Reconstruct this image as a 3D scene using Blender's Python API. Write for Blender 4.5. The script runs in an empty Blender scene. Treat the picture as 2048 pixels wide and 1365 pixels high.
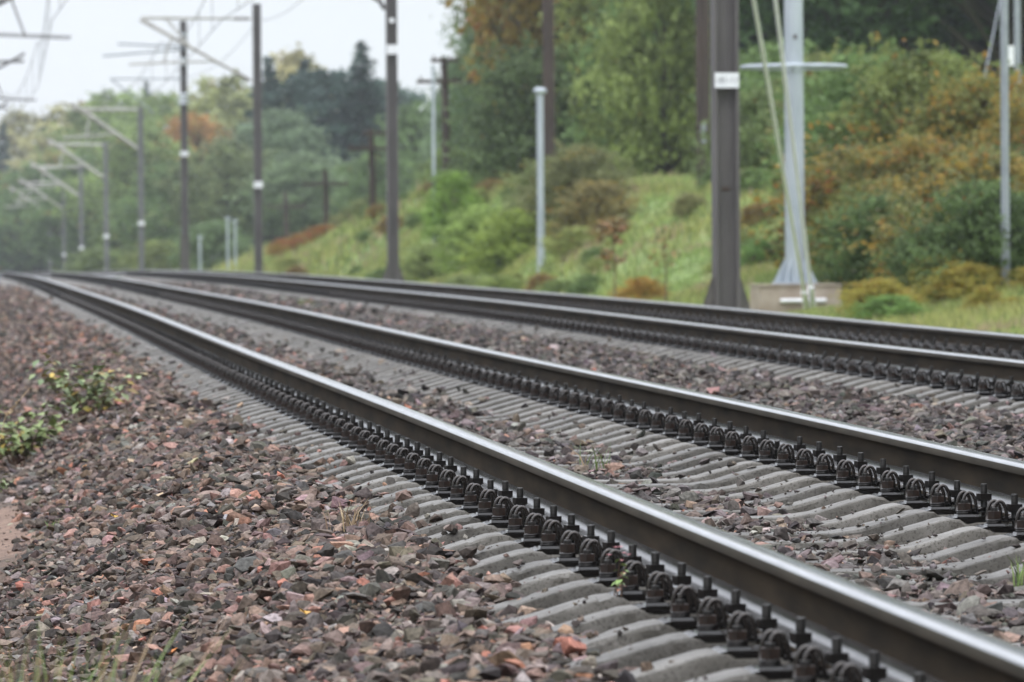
import bpy, bmesh, math, random
import numpy as np
from mathutils import Vector, Matrix

SC = bpy.context.scene
C = SC.collection
R = math.radians
PI = math.pi

# ------------------------------------------------------------------ camera
# world: x across the tracks (0 = near rail), y along the tracks, z up
F_PX, HOR, CX, CY, W0 = 10828.0, 500.0, 1024.0, 682.5, 2048.0
CAM = Vector((-2.019, -3.811, 1.5))
YAW, ROLL = 0.10402, 0.00706
_t = math.atan((CY - HOR) / F_PX)
_fh = Vector((math.sin(YAW), math.cos(YAW), 0))
_R0 = Vector((math.cos(YAW), -math.sin(YAW), 0))
_FW = _fh * math.cos(_t) - Vector((0, 0, 1)) * math.sin(_t)
_U0 = _fh * math.sin(_t) + Vector((0, 0, 1)) * math.cos(_t)
_RT = _R0 * math.cos(ROLL) - _U0 * math.sin(ROLL)
_UP = _R0 * math.sin(ROLL) + _U0 * math.cos(ROLL)
cam_d = bpy.data.cameras.new('camera')
cam_d.sensor_width = 36.0
cam_d.lens = F_PX * 36.0 / W0
cam_d.clip_start, cam_d.clip_end = 0.5, 6000
cam_d.dof.use_dof = True
cam_d.dof.focus_distance = 19.5
cam_d.dof.aperture_fstop = 7.3
cam_d.dof.aperture_blades = 9
cam = bpy.data.objects.new('camera', cam_d)
cam.matrix_world = Matrix((( _RT.x, _UP.x, -_FW.x, CAM.x), (_RT.y, _UP.y, -_FW.y, CAM.y), (_RT.z, _UP.z, -_FW.z, CAM.z), (0, 0, 0, 1)))
C.objects.link(cam)
SC.camera = cam

# ------------------------------------------------------------------ world and sun: a bright overcast day
SUN_EL, SUN_AZ, ZENITH = R(52), R(200), 3.9
wd = bpy.data.worlds.new('World'); SC.world = wd; wd.use_nodes = True
nt = wd.node_tree; nt.nodes.clear()
wo = nt.nodes.new('ShaderNodeOutputWorld'); bg = nt.nodes.new('ShaderNodeBackground')
sky = nt.nodes.new('ShaderNodeTexSky'); sky.sky_type = 'NISHITA'; sky.sun_disc = False
sky.sun_elevation = SUN_EL; sky.sun_rotation = SUN_AZ
mx = nt.nodes.new('ShaderNodeMix'); mx.data_type = 'RGBA'
mx.inputs[0].default_value = 0.88
# overcast cloud layer: brighter towards the zenith, as the standard overcast sky is
tc = nt.nodes.new('ShaderNodeTexCoord'); sx = nt.nodes.new('ShaderNodeSeparateXYZ'); nt.links.new(tc.outputs['Generated'], sx.inputs[0])
mrw = nt.nodes.new('ShaderNodeMapRange'); mrw.inputs[1].default_value = .06; mrw.inputs[2].default_value = 1.0
mrw.inputs[3].default_value = 1.0; mrw.inputs[4].default_value = ZENITH
nt.links.new(sx.outputs[2], mrw.inputs[0])
cl = nt.nodes.new('ShaderNodeMix'); cl.data_type = 'RGBA'; cl.blend_type = 'MULTIPLY'; cl.inputs[0].default_value = 1
cl.inputs[6].default_value = (9.0, 9.25, 9.95, 1); cl.clamp_result = False
cn = nt.nodes.new('ShaderNodeTexNoise'); cn.inputs['Scale'].default_value = 5; cn.inputs['Detail'].default_value = 4; nt.links.new(tc.outputs['Generated'], cn.inputs[0])
cr = nt.nodes.new('ShaderNodeMapRange'); cr.inputs[1].default_value = .3; cr.inputs[2].default_value = .7; cr.inputs[3].default_value = .94; cr.inputs[4].default_value = 1.05
nt.links.new(cn.outputs['Fac'], cr.inputs[0]); cm_ = nt.nodes.new('ShaderNodeMath'); cm_.operation = 'MULTIPLY'
nt.links.new(mrw.outputs[0], cm_.inputs[0]); nt.links.new(cr.outputs[0], cm_.inputs[1]); nt.links.new(cm_.outputs[0], cl.inputs[7]); nt.links.new(cl.outputs[2], mx.inputs[7])
nt.links.new(sky.outputs[0], mx.inputs[6]); nt.links.new(mx.outputs[2], bg.inputs[0])
bg.inputs[1].default_value = 0.1
nt.links.new(bg.outputs[0], wo.inputs[0])
sl = bpy.data.lights.new('sun', 'SUN'); sl.energy = 0.7; sl.angle = R(25); sl.color = (1, 0.97, 0.92)
so = bpy.data.objects.new('sun', sl); C.objects.link(so)
so.rotation_euler = (PI/2 - SUN_EL, 0, PI - SUN_AZ + 0.0)
SC.view_settings.view_transform = 'Standard'; SC.view_settings.look = 'None'
SC.view_settings.exposure = 0.0; SC.view_settings.gamma = 1.0
SC.view_settings.use_curve_mapping = False
SC.cycles.max_bounces = 6; SC.cycles.diffuse_bounces = 3; SC.cycles.glossy_bounces = 3
SC.cycles.volume_bounces = 1; SC.cycles.transparent_max_bounces = 8
SC.cycles.use_denoising = True

# ------------------------------------------------------------------ shared maths
rng = np.random.default_rng(7)
random.seed(7)

def cub(xk, yk, x):
    xk = np.asarray(xk, float); yk = np.asarray(yk, float)
    n = len(xk); h = np.diff(xk); A = np.eye(n); b = np.zeros(n)
    for i in range(1, n-1):
        A[i, i-1] = h[i-1]; A[i, i] = 2*(h[i-1]+h[i]); A[i, i+1] = h[i]
        b[i] = 6*((yk[i+1]-yk[i])/h[i]-(yk[i]-yk[i-1])/h[i-1])
    m = np.linalg.solve(A, b)
    x = np.asarray(x, float)
    xx = np.clip(x, xk[0], xk[-1])
    i = np.clip(np.searchsorted(xk, xx)-1, 0, n-2); d = xx-xk[i]
    return yk[i]+d*((yk[i+1]-yk[i])/h[i]-h[i]*(2*m[i]+m[i+1])/6)+d*d*m[i]/2+d**3*(m[i+1]-m[i])/(6*h[i])

# height of the near rail's top along the track (a gentle crest, then downhill)
PK_Y = [-30, 6, 14, 22, 35, 55, 80, 110, 145, 190, 230, 270, 320, 370, 420, 470, 535, 700, 1000, 1600]
PK_Z = [-1.0, -.7873, -.7488, -.7078, -.6703, -.6034, -.5628, -.5338, -.5558, -.6578, -.84, -1.1, -1.6, -2.15, -2.65, -3.05, -3.5, -4.5, -6, -8]
_yy = np.linspace(-30, 1600, 6521); _zz = cub(PK_Y, PK_Z, _yy)
def zr(s):
    return np.interp(4 + np.asarray(s)*0.9946, _yy, _zz) + CAM.z

def vnoise(x, y, seed=0):
    x = np.asarray(x, float); y = np.asarray(y, float)
    xi = np.floor(x).astype(np.int64); yi = np.floor(y).astype(np.int64)
    fx = x-xi; fy = y-yi; fx = fx*fx*(3-2*fx); fy = fy*fy*(3-2*fy)
    def hsh(a, b):
        n = (a*374761393 + b*668265263 + seed*974634721) & 0x7fffffff
        n = ((n ^ (n >> 13))*1274126177) & 0x7fffffff
        n = n ^ (n >> 16)
        return (n & 0xffff)/65535.0
    return (hsh(xi, yi)*(1-fx)+hsh(xi+1, yi)*fx)*(1-fy)+(hsh(xi, yi+1)*(1-fx)+hsh(xi+1, yi+1)*fx)*fy

G2, GA = 4.063, 1.585                # second track's first rail, gauge between rail centres
RAILS = [(0, 0.0), (GA, 0.0), (G2, .034), (G2+GA, .026)]
BAL_O = [-2.6, -1.9, -1.75, -1.2, -.95, -.6, -.42, -.25, 0, .3, .5, .79, 1.1, 1.3, 1.585, 1.85, 2.0, 2.3, 2.75, 3.15, 3.5, 3.66, 3.8, 4.06, 4.4, 4.86, 5.3, 5.65, 6.0, 6.2, 6.6, 7.2, 7.8]
BAL_Z = [-.80, -.70, -.63, -.36, -.285, -.256, -.268, -.300, -.345, -.315, -.288, -.276, -.288, -.318, -.345, -.318, -.276, -.235, -.205, -.205, -.222, -.250, -.29, -.33, -.30, -.278, -.30, -.33, -.30, -.26, -.28, -.44, -.65]
def bal(o, s):
    o = np.asarray(o, float); s = np.asarray(s, float)
    return np.interp(o, BAL_O, BAL_Z) + zr(s) + (vnoise(o*2.3, s*1.7, 3)-.5)*.045 + (vnoise(o*7, s*6, 4)-.5)*.026

TER_O = [-400, -40, -12, -5, -2.6, -1.9, -1.62, -1.3, -1.0, 6.6, 7.3, 7.9, 9.5, 11.0]
TER_Z = [-3.0, -1.3, -1.0, -.82, -.74, -.645, -.575, -.52, -.70, -.70, -.55, -.48, -.46, -.34]
def bank(o):
    return np.interp(o, [10.6, 12, 14, 16, 20, 30, 60, 120, 400], [0, .95, 2.15, 2.4, 2.95, 5.2, 10, 16, 30])
def ter(o, s):
    o = np.asarray(o, float); s = np.asarray(s, float)
    B = np.interp(s, [-20, 45, 75, 105, 140, 175, 210, 250, 300, 400], [.1, .14, .3, .9, 1.05, 1.35, .85, .6, .55, .5])
    rough = np.clip((np.abs(o-2.5)-4.8)/3, 0, 1)
    n = (vnoise(o*.45, s*.3, 11)-.5)*.30 + (vnoise(o*1.6, s*1.2, 12)-.5)*.12
    dip = -.13*np.clip((19.3-s)/1.0, 0, 1)*np.clip((o+2.3)/.25, 0, 1)*(o < 3)
    return np.interp(o, TER_O, TER_Z) + dip + bank(o)*B + zr(s) + n*rough*np.clip(np.abs(o)/9, .25, 1.6)

def ray(px, py):
    """unit-depth direction of a photo pixel"""
    a = (px-CX)/F_PX; b = -(py-CY)/F_PX
    return _FW + _RT*a + _UP*b
def at(px, py, Z):
    return CAM + ray(px, py)*Z
def hit(px, py, fn=ter, lo=6., hi=900.):
    d = ray(px, py); Z = np.concatenate([np.arange(lo, 120, .05), np.arange(120, hi, .5)])
    P = np.array(CAM)[None]+np.array(d)[None]*Z[:, None]
    below = P[:, 2] < fn(P[:, 0], P[:, 1])
    i = int(np.argmax(below)) if below.any() else len(Z)-1
    return Vector(P[i]), float(Z[i])
def ground_at(px, Z, fn=ter):
    """point of the ground in the column of photo pixel px at depth Z"""
    p = at(px, HOR, Z); return Vector((p.x, p.y, float(fn(p.x, p.y))))
def topz(px, py, Z):
    return at(px, py, Z).z

# ------------------------------------------------------------------ materials
def new_mat(name):
    m = bpy.data.materials.new(name); m.use_nodes = True
    n = m.node_tree; p = n.nodes['Principled BSDF']
    return m, n, p
def ramp(n, fac, stops):
    r = n.nodes.new('ShaderNodeValToRGB'); e = r.color_ramp.elements
    while len(e) < len(stops): e.new(.5)
    for k, (pos, col) in enumerate(stops):
        e[k].position = pos; e[k].color = (*col, 1)
    n.links.new(fac, r.inputs[0]); return r.outputs[0]
def noise(n, scale, detail=4, vec=None, rough=.55):
    t = n.nodes.new('ShaderNodeTexNoise'); t.inputs['Scale'].default_value = scale
    t.inputs['Detail'].default_value = detail; t.inputs['Roughness'].default_value = rough
    if vec is not None: n.links.new(vec, t.inputs['Vector'])
    return t.outputs['Fac']
def coords(n, kind='Object', scale=(1, 1, 1)):
    t = n.nodes.new('ShaderNodeTexCoord'); mp = n.nodes.new('ShaderNodeMapping')
    mp.inputs['Scale'].default_value = scale
    n.links.new(t.outputs[kind], mp.inputs[0]); return mp.outputs[0]
def bump(n, p, h, strength, dist):
    b = n.nodes.new('ShaderNodeBump'); b.inputs['Strength'].default_value = strength
    b.inputs['Distance'].default_value = dist
    n.links.new(h, b.inputs['Height']); n.links.new(b.outputs[0], p.inputs['Normal'])
def mottled(name, a, b, scale, rough=.7, metal=0., bs=.0, bd=.01, vecscale=(1, 1, 1), spec=.5, rr=None):
    m, n, p = new_mat(name); v = coords(n, 'Object', vecscale); f = noise(n, scale, 6, v)
    n.links.new(ramp(n, f, [(.3, a), (.7, b)]), p.inputs['Base Color'])
    p.inputs['Roughness'].default_value = rough; p.inputs['Metallic'].default_value = metal
    p.inputs['Specular IOR Level'].default_value = spec
    if rr:
        mr = n.nodes.new('ShaderNodeMapRange'); mr.inputs[3].default_value = rr[0]; mr.inputs[4].default_value = rr[1]
        n.links.new(noise(n, scale*.6, 4, v), mr.inputs[0]); n.links.new(mr.outputs[0], p.inputs['Roughness'])
    if bs: bump(n, p, noise(n, scale*3, 5, v), bs, bd)
    return m

M = {}
M['rail_side'] = mottled('rusty_rail_side', (.012, .0098, .0065), (.050, .036, .022), 5, .8, 0.0, .2, .0015, (1, .35, 2.5), .10, (.7, .9))
M['rail_head'] = mottled('brown_rail_head_side', (.034, .029, .021), (.075, .064, .048), 8, .6, 0.0, .2, .001, (1, .3, 2), .2, (.5, .75))
M['rail_top'] = mottled('polished_rail_top', (.42, .43, .44), (.60, .61, .62), 14, .16, 1.0, .02, .0004, (9, .25, 1), .5, (.12, .22))
M['rail_foot'] = mottled('wet_rail_foot', (.05, .048, .048), (.10, .097, .095), 12, .2, .35, .1, .001, (1, .5, 1), .8, (.12, .3))
M['greasy'] = mottled('greasy_steel', (.0045, .0036, .0032), (.012, .0095, .008), 35, .35, .15, .2, .0015, (1, 1, 1), .5, (.22, .5))
M['greasy_brown'] = mottled('rust_brown_steel', (.010, .0068, .0052), (.036, .021, .0145), 40, .4, .1, .3, .0015, (1, 1, 1), .5, (.25, .6))
M['clip_steel'] = mottled('oily_spring_steel', (.030, .026, .0235), (.065, .056, .050), 30, .25, .6, .1, .001, (1, 1, 1), .8, (.15, .34))
M['stud'] = mottled('worn_threaded_steel', (.022, .0215, .0205), (.052, .050, .047), 60, .4, .5, .0, .001)
M['plate_wet'] = mottled('wet_base_plate', (.006, .0055, .005), (.016, .014, .013), 30, .14, .2, .05, .001, (1, 1, 1), .7)

def sleeper_mat():
    m, n, p = new_mat('weathered_concrete'); v = coords(n, 'Object')
    oi = n.nodes.new('ShaderNodeObjectInfo'); ad = n.nodes.new('ShaderNodeVectorMath'); ad.operation = 'ADD'
    sc = n.nodes.new('ShaderNodeVectorMath'); sc.operation = 'SCALE'; sc.inputs['Scale'].default_value = 37.
    cb = n.nodes.new('ShaderNodeCombineXYZ')
    for q in range(3): n.links.new(oi.outputs['Random'], cb.inputs[q])
    n.links.new(cb.outputs[0], sc.inputs[0]); n.links.new(v, ad.inputs[0]); n.links.new(sc.outputs[0], ad.inputs[1]); v = ad.outputs[0]
    f = noise(n, 5, 8, v, .7)
    base = ramp(n, f, [(.26, (.036, .031, .024)), (.43, (.092, .085, .072)), (.58, (.142, .133, .117)), (.76, (.21, .20, .18))])
    sp = ramp(n, noise(n, 110, 3, v, .6), [(.36, (.45, .43, .40)), (.47, (1, 1, 1)), (.66, (1, 1, 1)), (.74, (1.5, 1.45, 1.4))])
    mr = n.nodes.new('ShaderNodeMapRange'); mr.inputs[3].default_value = .70; mr.inputs[4].default_value = 1.2
    n.links.new(oi.outputs['Random'], mr.inputs[0])
    mu = n.nodes.new('ShaderNodeMix'); mu.data_type = 'RGBA'; mu.blend_type = 'MULTIPLY'; mu.inputs[0].default_value = 1
    n.links.new(base, mu.inputs[6]); n.links.new(mr.outputs[0], mu.inputs[7])
    m2 = n.nodes.new('ShaderNodeMix'); m2.data_type = 'RGBA'; m2.blend_type = 'MULTIPLY'; m2.inputs[0].default_value = 1
    n.links.new(mu.outputs[2], m2.inputs[6]); n.links.new(sp, m2.inputs[7])
    n.links.new(m2.outputs[2], p.inputs['Base Color'])
    r2 = n.nodes.new('ShaderNodeMapRange'); r2.inputs[3].default_value = .30; r2.inputs[4].default_value = .6
    n.links.new(noise(n, 16, 5, v), r2.inputs[0]); n.links.new(r2.outputs[0], p.inputs['Roughness'])
    p.inputs['Specular IOR Level'].default_value = .28
    bump(n, p, noise(n, 55, 8, v, .75), .55, .004)
    return m
M['concrete'] = sleeper_mat()

def attr_mat(name, attr, rough=.7, nscale=60, lo=.65, hi=1.25, bs=.3, bd=.004, spec=.4):
    m, n, p = new_mat(name)
    a = n.nodes.new('ShaderNodeAttribute'); a.attribute_name = attr
    f = noise(n, nscale, 5, coords(n, 'Object'))
    mr = n.nodes.new('ShaderNodeMapRange'); mr.inputs[1].default_value = .3; mr.inputs[2].default_value = .7
    mr.inputs[3].default_value = lo; mr.inputs[4].default_value = hi
    n.links.new(f, mr.inputs[0])
    mu = n.nodes.new('ShaderNodeMix'); mu.data_type = 'RGBA'; mu.blend_type = 'MULTIPLY'; mu.inputs[0].default_value = 1
    n.links.new(a.outputs['Color'], mu.inputs[6]); n.links.new(mr.outputs[0], mu.inputs[7])
    n.links.new(mu.outputs[2], p.inputs['Base Color'])
    p.inputs['Roughness'].default_value = rough; p.inputs['Specular IOR Level'].default_value = spec
    if bs: bump(n, p, f, bs, bd)
    return m
M['stone'] = attr_mat('ballast_stone', 'tint', .8, 75, .5, 1.4, .6, .004, .16)
M['blade'] = attr_mat('grass_blade', 'tint', .6, 3, .85, 1.15, 0)
def translucent(m, k):
    n = m.node_tree; p = n.nodes['Principled BSDF']; src = p.inputs['Base Color'].links[0].from_socket
    t = n.nodes.new('ShaderNodeBsdfTranslucent'); n.links.new(src, t.inputs[0]); ms = n.nodes.new('ShaderNodeMixShader'); ms.inputs[0].default_value = k
    n.links.new(p.outputs[0], ms.inputs[1]); n.links.new(t.outputs[0], ms.inputs[2]); n.links.new(ms.outputs[0], n.nodes['Material Output'].inputs[0])
translucent(M['blade'], .45)
M['weed'] = attr_mat('weed_leaf', 'tint', .5, 40, .8, 1.2, 0)

def leaf_mat():
    m, n, p = new_mat('tree_leaf')
    a = n.nodes.new('ShaderNodeAttribute'); a.attribute_name = 'shade'
    sp = n.nodes.new('ShaderNodeSeparateColor'); n.links.new(a.outputs['Color'], sp.inputs[0])
    oi = n.nodes.new('ShaderNodeObjectInfo')
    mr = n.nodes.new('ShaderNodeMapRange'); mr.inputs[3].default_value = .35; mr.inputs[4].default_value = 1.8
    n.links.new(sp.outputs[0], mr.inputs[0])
    mu = n.nodes.new('ShaderNodeMix'); mu.data_type = 'RGBA'; mu.blend_type = 'MULTIPLY'; mu.inputs[0].default_value = 1
    n.links.new(oi.outputs['Color'], mu.inputs[6]); n.links.new(mr.outputs[0], mu.inputs[7])
    lt = n.nodes.new('ShaderNodeMath'); lt.operation = 'LESS_THAN'
    n.links.new(sp.outputs[1], lt.inputs[0]); n.links.new(oi.outputs['Alpha'], lt.inputs[1])
    au = ramp(n, sp.outputs[2], [(0, (.20, .16, .045)), (.35, (.31, .24, .055)), (.6, (.35, .235, .055)), (.8, (.28, .115, .04)), (1, (.18, .07, .03))])
    m2 = n.nodes.new('ShaderNodeMix'); m2.data_type = 'RGBA'
    n.links.new(lt.outputs[0], m2.inputs[0]); n.links.new(mu.outputs[2], m2.inputs[6]); n.links.new(au, m2.inputs[7])
    n.links.new(m2.outputs[2], p.inputs['Base Color'])
    p.inputs['Roughness'].default_value = .6; p.inputs['Specular IOR Level'].default_value = .25
    tr = n.nodes.new('ShaderNodeBsdfTranslucent'); n.links.new(m2.outputs[2], tr.inputs[0])
    ms = n.nodes.new('ShaderNodeMixShader'); ms.inputs[0].default_value = .48
    out = n.nodes['Material Output']
    n.links.new(p.outputs[0], ms.inputs[1]); n.links.new(tr.outputs[0], ms.inputs[2]); n.links.new(ms.outputs[0], out.inputs[0])
    return m
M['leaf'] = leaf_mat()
M['bark'] = mottled('bark', (.035, .028, .022), (.09, .075, .06), 6, .9, 0, .5, .03, (1, 1, .25))
M['tarred_wood'] = mottled('tarred_wood', (.030, .022, .018), (.075, .052, .042), 5, .85, 0, .3, .01, (1, 1, .12))
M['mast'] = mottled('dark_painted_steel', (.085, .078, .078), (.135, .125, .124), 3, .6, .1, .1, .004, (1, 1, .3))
M['mast_hazed'] = mottled('haze_lightened_steel', (.15, .15, .16), (.22, .22, .23), 3, .6, .1, .1, .004, (1, 1, .3))  # mast steel paled for the far row: distance haze put into the colour
M['mast_base'] = mottled('grimy_steel', (.06, .055, .052), (.12, .11, .10), 6, .75, .1, .2, .01)
M['galv'] = mottled('galvanised_steel', (.36, .41, .45), (.50, .55, .59), 4, .5, .35, .05, .004, (1, 1, .3))
M['galv_dull'] = mottled('dull_galvanised_steel', (.24, .27, .30), (.34, .37, .40), 4, .55, .3)
M['arm'] = mottled('pale_steel_tube', (.38, .37, .34), (.52, .51, .47), 4, .55, .2)
M['white'] = mottled('white_enamel', (.70, .72, .76), (.82, .83, .86), 8, .45)
M['grey_ink'] = mottled('faded_lettering', (.10, .10, .12), (.20, .20, .23), 20, .6)
M['porcelain'] = mottled('porcelain', (.40, .45, .47), (.58, .62, .64), 5, .25)
M['brown_insul'] = mottled('brown_insulator', (.05, .035, .03), (.09, .06, .05), 8, .3)
M['guy'] = mottled('pale_guy_rod', (.76, .77, .79), (.86, .87, .89), 4, .4)
M['block'] = mottled('stained_concrete', (.24, .185, .14), (.42, .36, .30), 2.4, .85, 0, .3, .01)
M['wire'] = mottled('copper_wire_weathered', (.10, .11, .11), (.16, .17, .17), 2, .5, .4)
M['stem'] = mottled('weed_stem', (.09, .05, .035), (.16, .10, .06), 15, .7)
M['pink'] = mottled('pink_petals', (.55, .22, .26), (.70, .36, .38), 40, .6)
M['dry'] = mottled('dry_straw', (.30, .21, .12), (.44, .34, .20), 20, .8)

def ground_mat():
    m, n, p = new_mat('verge_soil_and_grass'); v = coords(n, 'Object')
    f = noise(n, .5, 8, v, .6)
    c = ramp(n, f, [(.3, (.12, .175, .05)), (.48, (.18, .25, .075)), (.62, (.23, .26, .095)), (.8, (.25, .19, .10))])
    # the trodden sandy path on the left of the ballast
    sep = n.nodes.new('ShaderNodeSeparateXYZ'); n.links.new(v, sep.inputs[0])
    lt = n.nodes.new('ShaderNodeMapRange'); lt.inputs[1].default_value = -1.2; lt.inputs[2].default_value = -1.4
    n.links.new(sep.outputs[0], lt.inputs[0])
    sand = ramp(n, noise(n, 14, 8, v, .75), [(.3, (.11, .07, .05)), (.55, (.23, .15, .11)), (.8, (.33, .245, .185))])
    soil = ramp(n, noise(n, 11, 8, v, .75), [(.3, (.030, .024, .018)), (.6, (.075, .058, .044)), (.8, (.12, .10, .075))])
    vd = n.nodes.new('ShaderNodeVectorMath'); vd.operation = 'DISTANCE'; vd.inputs[1].default_value = (-2.1, 21.8, 0)
    mp2 = n.nodes.new('ShaderNodeMapping'); mp2.inputs['Scale'].default_value = (1, .28, 0); mp2.inputs['Location'].default_value = (0, 15.7, 0)
    n.links.new(v, mp2.inputs[0]); n.links.new(mp2.outputs[0], vd.inputs[0])
    wob = n.nodes.new('ShaderNodeMath'); wob.operation = 'ADD'; n.links.new(vd.outputs['Value'], wob.inputs[0]); n.links.new(noise(n, 3, 5, v), wob.inputs[1])
    pm = n.nodes.new('ShaderNodeMapRange'); pm.inputs[1].default_value = 1.35; pm.inputs[2].default_value = 1.1; n.links.new(wob.outputs[0], pm.inputs[0])
    dm = n.nodes.new('ShaderNodeMix'); dm.data_type = 'RGBA'; n.links.new(pm.outputs[0], dm.inputs[0]); n.links.new(soil, dm.inputs[6]); n.links.new(sand, dm.inputs[7])
    dirt = dm.outputs[2]
    mixn = n.nodes.new('ShaderNodeMix'); mixn.data_type = 'RGBA'
    n.links.new(lt.outputs[0], mixn.inputs[0]); n.links.new(c, mixn.inputs[6]); n.links.new(dirt, mixn.inputs[7])
    n.links.new(mixn.outputs[2], p.inputs['Base Color']); p.inputs['Roughness'].default_value = .95
    bump(n, p, noise(n, 30, 8, v, .75), .8, .02)
    return m
M['ground'] = ground_mat()
def bed_mat():
    m, n, p = new_mat('ballast_bed'); v = coords(n, 'Object')
    vo = n.nodes.new('ShaderNodeTexVoronoi'); vo.inputs['Scale'].default_value = 20; n.links.new(v, vo.inputs['Vector'])
    c = ramp(n, vo.outputs['Color'], [(.2, (.03, .025, .022)), (.55, (.085, .068, .058)), (.85, (.15, .105, .088))])
    n.links.new(c, p.inputs['Base Color']); p.inputs['Roughness'].default_value = .95; p.inputs['Specular IOR Level'].default_value = .1
    bump(n, p, vo.outputs['Distance'], 1.0, .03)
    return m
M['bed'] = bed_mat()

# ------------------------------------------------------------------ object helpers
def tag(o, label=None, cat=None, group=None, kind=None):
    if label: o['label'] = label
    if cat: o['category'] = cat
    if group: o['group'] = group
    if kind: o['kind'] = kind
    return o
def empty(name, loc, rz=0.):
    o = bpy.data.objects.new(name, None); o.empty_display_size = .2
    o.location = loc; o.rotation_euler = (0, 0, rz); C.objects.link(o); return o
def link(name, me, parent=None, loc=(0, 0, 0)):
    o = bpy.data.objects.new(name, me); C.objects.link(o); o.location = loc
    if parent: o.parent = parent
    return o

class MB:
    """collects shapes and becomes one mesh"""
    def __init__(s): s.v = []; s.f = []; s.mi = []; s.sm = []
    def add(s, verts, faces, mi=0, smooth=False):
        b = len(s.v); s.v += [tuple(map(float, p)) for p in verts]
        for f in faces: s.f.append(tuple(i+b for i in f)); s.mi.append(mi); s.sm.append(smooth)
        return s
    def box(s, c, d, mi=0, rz=0., taper=1.):
        x, y, z = d[0]/2, d[1]/2, d[2]/2; vs = []
        for sz in (-1, 1):
            k = taper if sz > 0 else 1
            for sx, sy in ((-1, -1), (1, -1), (1, 1), (-1, 1)):
                a, b = sx*x*k, sy*y*k
                vs.append((c[0]+a*math.cos(rz)-b*math.sin(rz), c[1]+a*math.sin(rz)+b*math.cos(rz), c[2]+sz*z))
        return s.add(vs, [(3, 2, 1, 0), (4, 5, 6, 7), (0, 1, 5, 4), (1, 2, 6, 5), (2, 3, 7, 6), (3, 0, 4, 7)], mi)
    def tube(s, pts, rad, seg=10, mi=0, caps=True, smooth=True):
        pts = [Vector(p) for p in pts]; n = len(pts)
        rads = rad if hasattr(rad, '__len__') else [rad]*n
        vs = []; fs = []; ref = None
        for i, p in enumerate(pts):
            t = (pts[min(i+1, n-1)]-pts[max(i-1, 0)]).normalized()
            if ref is None:
                ref = Vector((0, 0, 1)) if abs(t.z) < .9 else Vector((0, 1, 0))
                a = t.cross(ref).normalized()
            else:
                a = (a - t*a.dot(t)).normalized()
            b = t.cross(a)
            for k in range(seg):
                q = 2*PI*k/seg; vs.append(p+(a*math.cos(q)+b*math.sin(q))*rads[i])
        for i in range(n-1):
            for k in range(seg):
                k2 = (k+1) % seg; fs.append((i*seg+k, i*seg+k2, (i+1)*seg+k2, (i+1)*seg+k))
        s.add(vs, fs, mi, smooth)
        if caps:
            s.add(vs[:seg], [tuple(range(seg))[::-1]], mi); s.add(vs[-seg:], [tuple(range(seg))], mi)
        return s
    def prism(s, poly, z0, z1, mi=0):
        n = len(poly); vs = [(x, y, z0) for x, y in poly]+[(x, y, z1) for x, y in poly]
        fs = [tuple(range(n))[::-1], tuple(range(n, 2*n))]+[(i, (i+1) % n, n+(i+1) % n, n+i) for i in range(n)]
        return s.add(vs, fs, mi)
    def poly3(s, tri, off, mi=0):
        """a flat plate: outline tri, thickened by the vector off"""
        n = len(tri); a = [Vector(p) for p in tri]; o = Vector(off)
        vs = a+[p+o for p in a]
        return s.add(vs, [tuple(range(n))[::-1], tuple(range(n, 2*n))]+[(i, (i+1) % n, n+(i+1) % n, n+i) for i in range(n)], mi)
    def mesh(s, name, mats):
        me = bpy.data.meshes.new(name); me.from_pydata(s.v, [], s.f)
        for m in (mats if isinstance(mats, (list, tuple)) else [mats]): me.materials.append(m)
        me.polygons.foreach_set('material_index', s.mi); me.polygons.foreach_set('use_smooth', s.sm)
        bm = bmesh.new(); bm.from_mesh(me); bmesh.ops.recalc_face_normals(bm, faces=bm.faces); bm.to_mesh(me); bm.free()
        me.update(); return me
    def build(s, name, mats, parent=None, loc=(0, 0, 0)):
        return link(name, s.mesh(name, mats), parent, loc)

def fast_mesh(name, V, T, mat, attr=None, cols=None, nper=3, smooth=False):
    """V (n,3), T (m,nper) numpy; cols (m,3 or 4) a colour for every face"""
    V = np.ascontiguousarray(V, np.float32); T = np.ascontiguousarray(T, np.int32)
    me = bpy.data.meshes.new(name); nf = len(T)
    me.vertices.add(len(V)); me.vertices.foreach_set('co', V.ravel())
    me.loops.add(nf*nper); me.loops.foreach_set('vertex_index', T.ravel())
    me.polygons.add(nf); me.polygons.foreach_set('loop_start', np.arange(nf, dtype=np.int32)*nper)
    me.polygons.foreach_set('use_smooth', np.full(nf, smooth))
    me.update(calc_edges=True)
    if attr:
        a = me.attributes.new(attr, 'FLOAT_COLOR', 'FACE')
        c = np.ones((nf, 4), np.float32); c[:, :cols.shape[1]] = cols
        a.data.foreach_set('color', c.ravel())
    me.materials.append(mat); return me

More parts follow.
